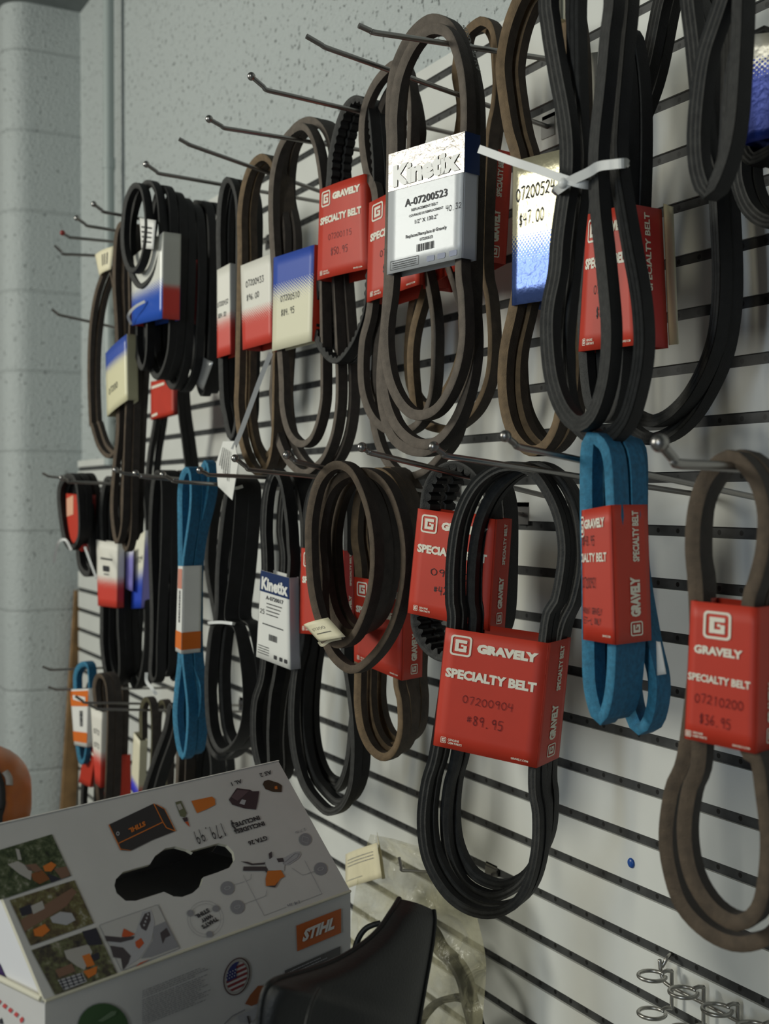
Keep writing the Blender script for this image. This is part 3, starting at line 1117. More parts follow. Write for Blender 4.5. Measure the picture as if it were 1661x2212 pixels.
# belt between the red tags
root, pl = belt('grey brown belt with a half hidden red sleeve just before the silver one', .150, 10, [
    (tr('b1', (190, 1390), (128, 1180), (98, 950), (115, 750), (180, 590), (270, 478), (340, 440), (395, 500), (425, 700), (420, 1000), (400, 1300)) + tr('b2', (560, 300), (580, 700), (550, 1000), (450, 1180), (300, 1220), (180, 1150), (112, 1020), (82, 850), (92, 600), (150, 330)), 0, 0),
    (tr('b1', (245, 1340), (195, 1150), (182, 950), (205, 780), (270, 630), (350, 560), (420, 640), (470, 900), (460, 1200)) + tr('b2', (760, 300), (800, 800), (740, 1200), (640, 1375), (520, 1495), (400, 1530), (300, 1480), (210, 1330), (160, 1100), (172, 800), (185, 600), (230, 300)), .016, 0)],
    'grey', w=.0135, t=.0088, group=UPG, anchor=(860, 500))
sleeve(root, pl, tr('b1', (150, 1400), (520, 1215)) + tr('b2', (500, 205), (133, 330)), off=.005, mf=RED, depth=.04, front_print=pr_red('07200512', '$49.95', INK))

# toothed black belt
root, pl = belt('black toothed belt with a red sleeve beside the blue over cream sleeve', .165, 7, [
    (tr('z4', (868, 780), (880, 600), (922, 400), (985, 245), (1060, 192), (1130, 250), (1160, 450), (1180, 800), (1150, 1300), (1130, 1600), (1090, 1760), (1030, 1890), (950, 1985), (880, 1970), (815, 1880), (778, 1750), (775, 1600), (808, 1440)), 0, 1)],
    'black', w=.016, t=.006, cog=.0022, group=UPG)
sleeve(root, pl, tr('z4', (823, 820), (1128, 712), (1147, 1362), (805, 1440)), off=.005, mf=RED, depth=.04, curl=.002, front_print=pr_red('07200115', '$50.95', PEN))

# blue over cream sleeve
root, pl = belt('grey edged belt with a blue over cream sleeve priced 84.95', .175, 8, [
    (tr('z4', (500, 1250), (488, 950), (500, 720), (550, 530), (630, 420), (712, 392), (778, 500), (816, 700), (828, 900), (815, 1200)) + tr('z5', (832, 0), (822, 250), (765, 450), (685, 508), (605, 430), (562, 250), (555, 0)), 0, 0),
    (tr('z4', (560, 1200), (520, 850), (545, 560), (620, 410), (720, 345), (800, 370), (865, 480), (895, 700), (905, 950), (895, 1200)) + tr('z5', (950, 0), (935, 350), (875, 560), (800, 660), (720, 708), (645, 665), (570, 560), (518, 400), (497, 200), (505, -20)), .014, 1)],
    'grey', w=.0145, t=.0085, group=UPG, anchor=(660, 550))
def p84(lb, fn):
    put_hand(lb, fn, '07200510', INK, .20, .68, .50, .062, wid=.12)
    put_hand(lb, fn, '$84.95', INK, .22, .56, .35, .065, wid=.13)
sleeve(root, pl, tr('z4', (508, 1285), (788, 1195), (770, 1855), (497, 1925)), side=(687, 682), off=.004, mf=HT_BC, ms=RED, front_print=p84)

# tan belt, white to red sleeve
root, pl = belt('tan belt with a white to red sleeve priced 96.00', .185, 8, [
    (tr('z4', (272, 1300), (268, 1000), (292, 800), (340, 660), (415, 595), (480, 650), (510, 800), (515, 1200)) + tr('z5', (505, 0), (500, 450), (470, 640), (410, 705), (350, 655), (290, 500), (258, 250), (264, 0)), 0, 1),
    (tr('z4', (300, 1300), (300, 1000), (340, 720), (430, 640), (490, 750), (530, 1100)) + tr('z5', (520, 0), (515, 350), (490, 530), (430, 592), (365, 490), (312, 250), (305, 0)), .026, 0)],
    'tan', w=.0145, t=.0085, group=UPG, anchor=(550, 650))
def p96(lb, fn):
    put_hand(lb, fn, '07200433', INK, .16, .76, .72, .07, wid=.14)
    put_hand(lb, fn, '$96.00', INK, .18, .60, .56, .065, wid=.14)
sleeve(root, pl, tr('z4', (283, 1340), (495, 1256), (497, 1860), (297, 1915)), depth=.03, off=.004, mf=HT_WR, ms=HT_WRS, front_print=p96)
# hanging price tag on a nylon strap
q = lambda z, x, y, o=0.0: pl.p(*tr(z, (x, y))[0], o)
ptg = thing('hang_tag', 'white paper hang tag on a long nylon strap below the tan belt', 'tag', q('z5', 190, 600, .03))
tie(ptg, [q('z4', 490, 1935, .01), q('z5', 430, 40, .02), q('z5', 360, 230, .028), q('z5', 290, 420, .032), q('z5', 235, 545, .032)], .0060, .0014, name='strap')
def ptag(lb, fn):
    for i in range(5):
        put_dash(lb, lambda a, b: fn(b, a), .2, .8, .2 + .13 * i, .05, INK, i)
mbp = [(165, 490), (245, 490), (270, 640), (228, 895), (130, 800), (118, 640)]
mb = MB()
P3 = [q('z5', x, y, .030 + .004 * ((x - 190) / 80)) for x, y in mbp]
mb.face(P3, WHT)
lo_ = [p - pl.n * .0008 for p in P3]
mb.face(lo_[::-1], WHT)
for i in range(6):
    j = (i + 1) % 6
    mb.face([P3[i], lo_[i], lo_[j], P3[j]], WHT)
o = mb.build('paper_tag', ptg)
lb = MB()
fq = quad_fn([P3[0], P3[1], P3[3], P3[5]], .002)
ptag(lb, fq)
lb.build('lettering', o)

# slim black belt, white to red sleeve with a grey side
root, pl = belt('slim black belt with a red and white sleeve showing its grey side', .19, 14, [
    (tr('z4', (132, 1340), (130, 1100), (142, 900), (170, 775), (208, 758), (245, 850), (258, 1000), (255, 1300)) + tr('z5', (245, 100), (240, 340), (205, 465), (165, 310), (142, 100)), 0, 2)],
    'black', w=.013, t=.008, group=UPG, anchor=(495, 650))
def p3l(lb, fn):
    put_hand(lb, fn, '07200432', INK, .05, .85, .57, .05, wid=.16)
    put_hand(lb, fn, '$84.00', INK, .10, .70, .44, .05, wid=.16)
sleeve(root, pl, tr('z4', (122, 1370), (212, 1322), (216, 1942), (122, 1970)), side=(520, 522), off=.004, mf=HT_WR, ms=HT_WRS, front_print=p3l)

# cluster of black belts by the corner
root, pl = belt('small black belt coil with a white paper label, front of the dark cluster', .25, 10, [
    (tr('z1', (835, 650), (850, 450), (900, 330), (955, 335), (985, 450), (998, 600), (982, 780), (940, 890), (890, 900), (850, 800)), 0, 0),
    (tr('z1', (893, 880), (882, 600), (925, 400), (1000, 300), (1060, 360), (1088, 560), (1092, 750), (1050, 930), (970, 1015), (915, 960)), .016, 0)],
    'black', w=.014, t=.008, group=UPG)
paper(root, pl, tr('z1', (962, 545), (1075, 562), (1058, 762), (975, 755)), -.004, WHT, 'paper_label', .002, lambda lb, fn: [put_dash(lb, fn, .15, .85, .2 + .16 * i, .06, INK, i) for i in range(4)])
root, pl = belt('thick stack of black belts with a blue and red sleeve in the dark cluster', .215, 6, [
    (tr('z1', (1000, 1500), (985, 1200), (1010, 800), (1060, 450), (1110, 340), (1160, 420), (1172, 800), (1160, 1200), (1140, 1480), (1070, 1640)), 0, 3),
    (tr('z1', (922, 1300), (930, 1480), (970, 1580), (1000, 1480), (1010, 1250), (1000, 950), (950, 900), (925, 1100)), -.012, 0)],
    'black', w=.0140, t=.009, group=UPG, anchor=(345, 580), drop=.007)
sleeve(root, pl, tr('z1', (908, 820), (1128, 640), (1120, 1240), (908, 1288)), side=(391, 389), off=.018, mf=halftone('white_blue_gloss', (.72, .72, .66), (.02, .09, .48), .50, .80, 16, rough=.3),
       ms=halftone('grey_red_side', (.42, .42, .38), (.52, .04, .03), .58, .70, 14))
tie(root, [pl.p(*tr('z1', (1000, 1120))[0], .022), pl.p(*tr('z1', (930, 1160))[0], .03), pl.p(*tr('z1', (885, 1220))[0], .03), pl.p(*tr('z1', (905, 1280))[0], .022)], .004, .0012)
root, pl = belt('black belt with a narrow red sleeve at the end of the dark cluster', .15, 6, [
    (tr('z1', (1325, 1500), (1318, 1000), (1350, 560), (1392, 445), (1432, 560), (1442, 1000), (1432, 1500), (1385, 1760)), 0, 1),
    (tr('z1', (1290, 1450), (1285, 1000), (1310, 560), (1350, 440), (1390, 560), (1400, 1000), (1392, 1500), (1345, 1640)), .0, 0)],
    'black', w=.014, t=.009, group=UPG)
sleeve(root, pl, tr('z1', (1310, 850), (1368, 832), (1375, 1305), (1320, 1260)), side=(457, 458), off=.004, mf=mat('dark_red_card', (.44, .030, .028), .45), ms=RED, side_print=pr_red_side)
paper(root, pl, tr('z1', (1400, 1500), (1470, 1540), (1400, 1735), (1342, 1650)), .006, mat('silver_label', (.45, .46, .46), .3, .5), 'silver_label', .003)
root, pl = belt('single black belt spread in a V below a small red sleeve', .10, 6, [
    (tr('z1', (1090, 1640), (1110, 1300), (1150, 1050), (1190, 1300), (1205, 1640)) + tr('z2', (1222, 150), (1252, 380), (1275, 650), (1225, 950), (1120, 1080), (1035, 950), (1005, 700), (1025, 430), (1065, 190)), 0, 1)],
    'black', w=.013, t=.008, group=UPG)
sleeve(root, pl, tr('z1', (1040, 1675), (1198, 1650)) + tr('z2', (1200, 140), (1040, 182)), side=(387, 389), off=.005, mf=RED, ms=mat('dark_red_card', (.44, .030, .028), .45),
       front_print=lambda lb, fn: (put_poly(lb, fn, [(.05, .80), (.6, .86), (.6, .93), (.05, .87)], CREAM), put_poly(lb, fn, [(.05, .06), (.3, .08), (.3, .15), (.05, .12)], CREAM)))

# brown thin bundles at the corner
root, pl = belt('narrow brown belt bundle with a blue and cream sleeve hanging below the dark cluster', .245, 10, [
    (tr('z1', (795, 1350), (775, 1000), (785, 700), (815, 590), (850, 620), (872, 800), (885, 1350)) + tr('z2', (862, 200), (852, 500), (838, 900), (800, 1020), (770, 800), (785, 500), (808, 200)), 0, 2),
    (tr('z1', (850, 1350), (835, 1000), (845, 700), (870, 600), (895, 800), (905, 1350)) + tr('z2', (905, 200), (905, 600), (900, 950), (870, 1075), (845, 950), (848, 500), (850, 200)), .012, 0)],
    'brown', w=.0125, t=.008, group=UPG)
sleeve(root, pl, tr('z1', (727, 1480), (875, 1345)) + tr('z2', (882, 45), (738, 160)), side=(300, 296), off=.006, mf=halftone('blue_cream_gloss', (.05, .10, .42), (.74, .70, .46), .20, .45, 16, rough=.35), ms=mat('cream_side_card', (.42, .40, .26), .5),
       front_print=lambda lb, fn: put_hand(lb, fn, '07200', INK, .15, .6, .3, .09, wid=.14), curl=.002)
root, pl = belt('thin brown belt loop with a small cream label against the block wall', .25, 8, [
    (tr('z1', (705, 930), (648, 1100), (612, 1350), (602, 1650), (612, 1950)) + tr('z2', (622, 220), (672, 370), (745, 432), (800, 330), (812, 0)) + tr('z1', (805, 1300), (775, 1000), (740, 890)), 0, 1)],
    'brown', w=.012, t=.007, group=UPG)
paper(root, pl, tr('z1', (655, 800), (785, 738), (765, 900), (685, 948)), .004, CRM, 'paper_label', .004, lambda lb, fn: [put_dash(lb, lambda a, b: fn(b, a), .3, .8, .5 + .12 * i, .05, INK, i) for i in range(3)])

# ------------------------------------------------------------------ belts, lower row
root, pl = belt('large black belt with a red sleeve priced 89.95, nearest in the lower row', .20, 30, [
    (tr('b5', (425, 1750), (415, 1500), (418, 1200), (455, 900), (530, 680), (640, 520), (790, 420), (950, 405), (1090, 468), (1210, 640), (1287, 830), (1322, 1050), (1310, 1250), (1262, 1500), (1175, 1730)) +
     tr('b7', (940, 1000), (968, 1300), (960, 1550), (900, 1790), (790, 1930), (640, 1975), (480, 1932), (340, 1812), (225, 1600), (190, 1350), (218, 1080), (282, 830)), 0, 1),
    (tr('b5', (600, 1750), (590, 1500), (598, 1200), (640, 900), (720, 690), (830, 540), (980, 430), (1130, 400), (1280, 490), (1390, 660), (1448, 900), (1462, 1200), (1405, 1500), (1285, 1830)) +
     tr('b7', (1012, 1000), (1022, 1250), (1000, 1500), (900, 1710), (800, 1815), (650, 1860), (475, 1775), (372, 1580), (345, 1350), (368, 1100), (425, 860)), .028, 1)],
    'black', w=.0120, t=.0080, ribs=2, group=LOG, anchor=(1075, 1490))
sleeve(root, pl, tr('b7', (355, 18), (1060, 125), (975, 978), (268, 820)), side=(1235, 1206), off=.004, mf=RED, front_print=pr_red('07200904', '#89.95', PEN), side_print=pr_red_side)

root, pl = belt('wide black toothed belt with a red sleeve marked 42 in the lower row', .19, 22, [
    (tr('b5', (188, 750), (212, 600), (285, 460), (430, 385), (570, 430), (670, 560), (720, 760), (730, 1200), (720, 1600), (680, 1780), (600, 1880), (480, 1960), (330, 1975), (200, 1890), (128, 1760), (108, 1610), (140, 1200)), 0, 1)],
    'black', w=.024, t=.0055, cog=.0042, group=LOG, anchor=(985, 1230))
sleeve(root, pl, tr('b5', (160, 748), (795, 838), (735, 1745), (75, 1600)), side=(1107, 1090), off=.004, mf=RED, front_print=pr_red('09200', '#42.95', INK), side_print=pr_red_side)

def pst(lb, fn):
    put_icon(lb, fn, .42, .845, .41, .195, CREAM)
    put_text(lb, fn, 'GRAVELY', CREAM, .09, .80, .635, .056, bold=.05)
    put_text(lb, fn, 'SPECIALTY BELT', CREAM, .02, .92, .435, .052, bold=.035)
    put_hand(lb, fn, '07210200', PEN, .12, .83, .28, .062, wid=.12)
    put_hand(lb, fn, '$36.95', PEN, .20, .66, .135, .068, wid=.13)
    put_icon(lb, fn, .06, .045, .085, .045, CREAM)
    put_text(lb, fn, 'GENUINE', CREAM, .125, .27, .052, .016, bold=.02)
    put_text(lb, fn, 'OEM PARTS', CREAM, .125, .33, .028, .016, bold=.02)
    put_text(lb, fn, 'GRAVELY.COM', CREAM, .69, .93, .022, .014, bold=.02)
root, pl = belt('dark brown belt with a red sleeve priced 36.95 at the frame edge', .235, 17, [
    (tr('b6', (880, 1180), (858, 850), (875, 600), (932, 415), (1020, 300), (1110, 258), (1190, 310), (1275, 430), (1322, 620), (1312, 850), (1265, 1050), (1222, 1210), (1205, 1700), (1200, 2100)) +
     tr('b8', (1560, 150), (1600, 400), (1640, 800), (1600, 1200), (1520, 1370), (1380, 1422), (1190, 1300), (1040, 1050), (985, 720), (1020, 400), (1100, 80)), .0, 0),
    (tr('b6', (925, 1180), (905, 900), (908, 700), (928, 540), (990, 410), (1075, 300), (1180, 258), (1290, 320), (1380, 470), (1420, 700), (1390, 950), (1300, 1200), (1280, 1700), (1280, 2100)) +
     tr('b8', (1700, 180), (1850, 550), (1890, 900), (1800, 1300), (1640, 1530), (1400, 1595), (1160, 1500), (960, 1290), (865, 1000), (840, 720), (890, 380), (1000, 60)), .016, 0)],
    'brown', w=.0145, t=.0098, group=LOG, anchor=(1560, 1450))
sleeve(root, pl, tr('b6', (860, 1172), (1290, 1218), (1272, 2150), (820, 2050)), side=(1690, 1688), off=.005, mf=RED, front_print=pst, side_print=pr_red_side)

root, pl = belt('cloth covered blue belt with a red sleeve folded round it', .225, 12, [
    (tr('b6', (200, 180), (188, 600), (193, 1000), (190, 1500), (202, 1750), (262, 1928), (320, 1780), (345, 1450), (350, 1000), (345, 600), (325, 260), (265, 150)), 0, 1),
    (tr('b6', (400, 200), (400, 700), (420, 1450), (440, 1800), (500, 1985), (570, 1930), (600, 1700), (540, 1400), (470, 900), (470, 300), (440, 170)), .042, 0)],
    'blue', w=.0185, t=.0098, group=LOG, anchor=(1320, 1240))
def pbl(lb, fn):
    put_icon(lb, fn, .02, .87, .14, .16, CREAM)
    put_text(lb, fn, 'GRAVELY', CREAM, .10, .76, .855, .066, bold=.05)
    put_text(lb, fn, 'SPECIALTY BELT', CREAM, -.3, .80, .60, .066, bold=.03)
    put_hand(lb, fn, '$48.95', INK, .03, .42, .725, .07, wid=.12)
    put_hand(lb, fn, '07200921', INK, .02, .46, .40, .075, wid=.12)
    put_hand(lb, fn, '4NOV1 GRAVELY', INK, .02, .62, .205, .045, wid=.14)
    put_hand(lb, fn, 'ET-SL ONLY', INK, .05, .58, .13, .045, wid=.14)
    put_text(lb, fn, 'GRAVELY.COM', CREAM, .62, .86, .045, .016, bold=.02)
def pbl2(lb, fn):
    full = fn
    pbl(lb, full)
# the face turns away at its near edge, so the print starts inside it
sleeve(root, pl, tr('b6', (165, 597), (357, 562), (383, 1455), (174, 1420)), side=(1393, 1413), off=.004, mf=RED, front_print=lambda lb, fn: pbl(lb, lambda a, b: fn(max(a, .0), b)), side_print=pr_red_side)
paper(root, pl, tr('b6', (640, 1430), (668, 1435), (705, 1640), (645, 1650)), -.045, WHT, 'paper_label', .001)

root, pl = belt('tan brown belt with a red sleeve below the brown double loop', .175, 22, [
    (tr('z5', (1100, 1420), (1070, 1150), (1088, 900), (1150, 740), (1250, 700), (1350, 800), (1415, 1000), (1430, 1420)) + tr('z6', (1345, 480), (1372, 700), (1375, 900), (1332, 1030), (1260, 1075), (1175, 1015), (1112, 880), (1088, 700), (1092, 480)), 0, 1),
    (tr('z5', (1180, 1420), (1150, 1150), (1160, 900), (1210, 750), (1300, 690), (1400, 790), (1470, 1000), (1490, 1420)) + tr('z6', (1440, 480), (1450, 700), (1430, 900), (1350, 990), (1262, 985), (1195, 880), (1160, 700), (1165, 480)), .024, 1)],
    'tan', w=.0145, t=.0085, group=LOG, anchor=(840, 1330))
sleeve(root, pl, tr('z5', (1068, 1425), (1412, 1475)) + tr('z6', (1398, 545), (1068, 408)), side=(915, 913), off=.004, mf=RED, front_print=pr_red(None, None), side_print=pr_red_side)

root, pl = belt('brown double loop belt with a curled cream paper tag', .245, 16, [
    (tr('z5', (742, 1200), (747, 1000), (790, 800), (860, 690), (940, 652), (1022, 690), (1090, 800), (1150, 970), (1186, 1180), (1190, 1380), (1165, 1560), (1115, 1720), (1050, 1840), (960, 1890), (880, 1840), (812, 1700), (762, 1480)), 0, 0),
    (tr('z5', (822, 1400), (802, 1150), (842, 900), (925, 760), (1050, 700), (1180, 720), (1290, 830), (1370, 1050), (1400, 1300), (1378, 1550), (1312, 1780), (1200, 1960), (1060, 2065), (935, 1990), (860, 1850), (826, 1650)), .018, 0),
    (tr('z5', (850, 1400), (840, 1100), (900, 850), (1000, 740), (1120, 780), (1210, 950), (1250, 1200), (1240, 1450), (1180, 1680), (1080, 1800), (980, 1800), (890, 1650)), .038, 1)],
    'brown', w=.0145, t=.0085, group=LOG, anchor=(750, 1200))
paper(root, pl, tr('z6', (720, 158), (890, 108), (1010, 240), (830, 278)), .010, CRM, 'paper_tag', .006, lambda lb, fn: (put_hand(lb, fn, '07200', INK, .25, .75, .55, .12, wid=.1), put_dash(lb, fn, .3, .8, .35, .04, INK, 2)))
tie(root, [pl.p(*tr('z6', (825, 275))[0], .009), pl.p(*tr('z6', (850, 300))[0], .007), pl.p(*tr('z6', (900, 270))[0], .004), pl.p(*tr('z6', (980, 250))[0], .006)], .003, .001, CRM, 'string')

root, pl = belt('long black belt with a red sleeve hanging behind the brown double loop', .17, 16, [
    (tr('z5', (735, 1230), (725, 1000), (765, 820), (850, 700), (940, 720), (990, 900), (1000, 1230)) + tr('z6', (985, 350), (1010, 500), (1045, 750), (1060, 1000), (1045, 1250), (985, 1400), (900, 1450), (830, 1410), (722, 1270), (655, 1050), (632, 800), (650, 500), (700, 250)), 0, 1),
    (tr('z5', (790, 1230), (790, 1000), (830, 850), (900, 760), (980, 820), (1030, 1000), (1040, 1230)) + tr('z6', (1050, 350), (1060, 600), (1040, 850), (1020, 1080), (970, 1250), (900, 1300), (812, 1240), (745, 1050), (722, 800), (738, 500), (765, 250)), .03, 1)],
    'black', w=.0135, t=.0088, ribs=2, group=LOG, anchor=(700, 1450))
sleeve(root, pl, tr('z5', (705, 1225), (1000, 1245), (1005, 1835), (690, 1815)), side=(765, 765), off=.004, mf=RED, ms=mat('dark_red_card', (.44, .030, .028), .45), front_print=pr_red(None, None), side_print=pr_red_side)

root, pl = belt('black belt with a white sleeve under a navy header', .20, 16, [
    (tr('z5', (448, 1370), (440, 1100), (455, 870), (490, 735), (525, 705), (565, 790), (598, 1000), (612, 1200), (610, 1430)) + tr('z6', (512, 480), (480, 650), (462, 900), (465, 1150), (430, 1210), (395, 1130), (362, 950), (368, 700), (430, 440)), 0, 0),
    (tr('z5', (560, 1370), (540, 1100), (560, 850), (600, 730), (650, 790), (690, 1000), (700, 1200), (690, 1430)) + tr('z6', (560, 480), (520, 700), (500, 950), (505, 1180), (460, 1260), (420, 1150), (400, 900), (420, 640), (480, 440)), .026, 1)],
    'black', w=.0165, t=.0085, ribs=2, group=LOG, anchor=(600, 1340))
def pkw(lb, fn):
    put_poly(lb, fn, [(0, .765), (1, .765), (1, 1.0), (0, 1.0)], NAVY)
    f2 = lambda a, b: fn(a, b) + pl.n * .0004
    put_text(lb, f2, 'Kinetix', WHT, .06, .96, .80, .135, bold=.05)
    put_text(lb, fn, 'A-0720017', INK, .22, .80, .69, .045, bold=.02)
    for i in range(4):
        put_dash(lb, fn, .25, .75 - .04 * i, .64 - .04 * i, .012, INK, i)
    put_hand(lb, fn, '25', INK, .04, .2, .52, .05, wid=.15)
    put_dash(lb, fn, .15, .8, .40, .014, INK, 9)
    r = random.Random(5)
    x = .36
    while x < .62:
        put_poly(lb, fn, [(x, .24), (x + .014, .24), (x + .014, .31), (x, .31)], INK)
        x += r.choice((.022, .03))
    for i in range(4):
        put_dash(lb, fn, .05, .38, .06 + .028 * i, .010, INK, 20 + i)
    for x0 in (.52, .68, .82):
        put_poly(lb, fn, rrect(x0, .05, x0 + .09, .095, .015), INK)
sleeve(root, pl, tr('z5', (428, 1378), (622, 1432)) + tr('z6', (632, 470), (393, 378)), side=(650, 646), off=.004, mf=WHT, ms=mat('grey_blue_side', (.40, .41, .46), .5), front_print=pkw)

root, pl = belt('wide flat black belt cinched by a pale strap beside the long blue belt', .20, 6, [
    (tr('z5', (110, 1700), (118, 1350), (150, 1000), (180, 820), (205, 755), (235, 830), (225, 1050), (195, 1400), (165, 1710)) + tr('z6', (235, 200), (290, 520), (292, 780), (245, 950), (150, 1030), (88, 950), (58, 800), (48, 500), (75, 200)), 0, 1),
    (tr('z5', (100, 1700), (40, 1350), (60, 1000), (110, 800), (200, 740), (285, 850), (270, 1300), (190, 1710)) + tr('z6', (240, 200), (318, 520), (330, 800), (265, 1000), (150, 1080), (70, 1010), (40, 850), (60, 500), (110, 200)), .036, 0)],
    'black', w=.020, t=.006, group=LOG, anchor=(495, 1300))
q = lambda z, x, y, o=0.0: pl.p(*tr(z, (x, y))[0], o)
tie(root, [q('z5', 240, 1750, -.04), q('z5', 238, 1748, .004), q('z5', 150, 1738, .006), q('z5', 70, 1742, .004), q('z5', 66, 1744, -.04)], .004, .0012)
tie(root, [q('z5', 300, 800, .006), q('z5', 270, 810, .008), q('z5', 240, 815, .006)], .004, .0012)

root, pl = belt('long narrow blue belt with a white and orange sleeve', .225, 14, [
    (tr('z2', (1236, 1210), (1236, 900), (1240, 650), (1272, 535), (1308, 560), (1310, 800), (1260, 1180), (1252, 1500)) + tr('z3', (1252, 210), (1285, 600), (1262, 890), (1225, 860), (1195, 650), (1205, 450), (1230, 210)) + tr('z2', (1234, 1500)), 0, 1),
    (tr('z2', (1300, 1190), (1330, 900), (1385, 520), (1420, 510), (1415, 700), (1360, 950), (1322, 1190)) + tr('z3', (1322, 210), (1375, 420), (1370, 600), (1335, 640), (1300, 450), (1300, 210)), .018, 0)],
    'blue', w=.0165, t=.0085, group=LOG, anchor=(410, 1300))
ORG = mat('orange_card', (.70, .16, .015), .5)
def porf(lb, fn):
    put_poly(lb, fn, [(0, .045), (1, .045), (1, .245), (0, .245)], ORG)
    put_poly(lb, fn, [(.1, .74), (.9, .74), (.9, .97), (.1, .97)], mat('pale_red_ink', (.62, .25, .18), .5))
    put_dash(lb, lambda a, b: fn(b, a), .35, .72, .4, .25, INK, 4)
def pors(lb, fn):
    put_poly(lb, fn, [(0, .045), (1, .045), (1, .245), (0, .245)], ORG)
sleeve(root, pl, tr('z2', (1228, 1190), (1262, 1192), (1252, 1798), (1210, 1775)), side=(434, 435), off=.004, mf=WHT, ms=WHT, front_print=porf, side_print=pors)

root, pl = belt('flat black strands hanging edge on, ending just over the bottom row', .205, 6, [
    (tr('z2', (1035, 1500), (1020, 1000), (1040, 650), (1075, 545), (1105, 620), (1110, 1000), (1090, 1500)) + tr('z3', (1080, 150), (1075, 330), (1052, 385), (1030, 330), (1035, 150)), 0, 3)],
    'black', w=.0165, t=.0075, group=LOG, anchor=(345, 1250))
q = lambda z, x, y, o=0.0: pl.p(*tr(z, (x, y))[0], o)
tie(root, [q('z3', 1010, 330, .01), q('z3', 1012, 390, .014), q('z3', 1050, 440, .016), q('z3', 1080, 480, .012)], .005, .0014)
root, pl = belt('black belt with a cream and deep blue sleeve behind the red and white sleeve', .165, 10, [
    (tr('z2', (905, 1400), (890, 1000), (915, 700), (945, 600), (985, 700), (1000, 1000), (985, 1400)) + tr('z3', (985, 100), (960, 330), (920, 430), (885, 330), (880, 100)), 0, 1)],
    'black', w=.014, t=.008, group=LOG)
sleeve(root, pl, tr('z2', (920, 1010), (1003, 945), (975, 1480), (903, 1485)), depth=.022, off=.004, mf=HT_WB, ms=HT_LAV, front_print=lambda lb, fn: put_hand(lb, fn, '0724', INK, .3, .9, .62, .07, wid=.14))
paper(root, pl, tr('z2', (858, 1090), (922, 1058), (915, 1366), (858, 1340)), .012, HT_LAV, 'sleeve_flap', .001)
root, pl = belt('black belt bundle with a red and white sleeve low by the corner', .20, 16, [
    (tr('z2', (692, 1010), (690, 800), (712, 640), (742, 585), (785, 650), (812, 800), (812, 1010)) + tr('z3', (808, -20), (815, 150), (812, 350), (765, 432), (718, 330), (692, 150), (690, -20)), 0, 2)],
    'black', w=.0135, t=.008, group=LOG, anchor=(240, 1250))
def p2(lb, fn):
    put_dash(lb, fn, .2, .75, .72, .03, INK, 1)
    put_poly(lb, fn, rrect(.30, .54, .62, .63, .03), INK)
    put_dash(lb, fn, .35, .6, .49, .02, INK, 2)
sleeve(root, pl, tr('z2', (663, 1010), (815, 1038), (808, 1480), (675, 1465)), side=(269, 268), off=.004, mf=HT_WR, ms=HT_WRS, front_print=p2)
root, pl = belt('small black belt coil with a red sleeve inside, closest to the corner', .25, 10, [
    (tr('z2', (402, 800), (402, 660), (440, 585), (495, 575), (528, 650), (540, 850), (530, 1000), (482, 1062), (432, 1000)), 0, 1),
    (tr('z2', (520, 1000), (540, 1180), (590, 1245), (618, 1180), (602, 800), (572, 620), (530, 570), (495, 700), (500, 900)), .022, 1)],
    'black', w=.013, t=.0105, group=LOG)
sleeve(root, pl, tr('z2', (455, 690), (572, 700), (565, 1090), (460, 1040)), side=(207, 205), off=-.012, mf=RED, ms=mat('dark_red_card', (.44, .030, .028), .45), side_print=pr_red_side,
       front_print=lambda lb, fn: put_poly(lb, fn, [(.05, .55), (.45, .62), (.45, .98), (.05, .9)], mat('peach_ink', (.75, .42, .28), .5)))
q = lambda z, x, y, o=0.0: pl.p(*tr(z, (x, y))[0], o)
tie(root, [q('z2', 372, 1165, .01), q('z2', 400, 1035, .012), q('z2', 450, 1010, .012), q('z2', 492, 1082, .01)], .0045, .0014)
tie(root, [q('z2', 585, 1060, .004), q('z2', 625, 1170, .008), q('z2', 665, 1275, .008)], .004, .0014)

# ------------------------------------------------------------------ belts, bottom row
root, pl = belt('blue belt with an orange and white sleeve beside the wooden stick', .24, 12, [
    (tr('z3', (515, 440), (515, 340), (545, 280), (585, 275), (600, 340), (600, 600), (580, 900), (550, 940), (530, 800)), 0, 0)], 'blue', w=.0165, t=.009, group=BOG)
def por(lb, fn):
    put_poly(lb, fn, [(0, .07), (1, .07), (1, .25), (0, .25)], ORG)
    put_poly(lb, fn, [(0, .70), (1, .70), (1, .97), (0, .97)], ORG)
    put_poly(lb, lambda a, b: fn(a, b) + pl.n * .0003, [(.15, .82), (.85, .76), (.85, .86), (.15, .90)], WHT)
    put_dash(lb, lambda a, b: fn(b, a), .35, .62, .5, .2, INK, 5)
sleeve(root, pl, tr('z3', (483, 445), (610, 440), (600, 845), (512, 828)), depth=.03, off=.004, mf=WHT, front_print=por)
root, pl = belt('black belt with a tilted red sleeve in the bottom row', .225, 10, [
    (tr('z3', (590, 760), (585, 500), (610, 400), (650, 500), (655, 800), (650, 1150), (640, 1330), (590, 1360), (560, 1200)), 0, 0)], 'black', w=.013, t=.008, group=BOG)
sleeve(root, pl, tr('z3', (598, 762), (665, 870), (622, 1122), (543, 1085)), depth=.012, off=.004, mf=RED, front_print=lambda lb, fn: (put_poly(lb, fn, [(.2, .78), (.9, .80), (.9, .86), (.2, .84)], CREAM), put_poly(lb, fn, [(.2, .62), (.7, .64), (.7, .67), (.2, .65)], CREAM)))
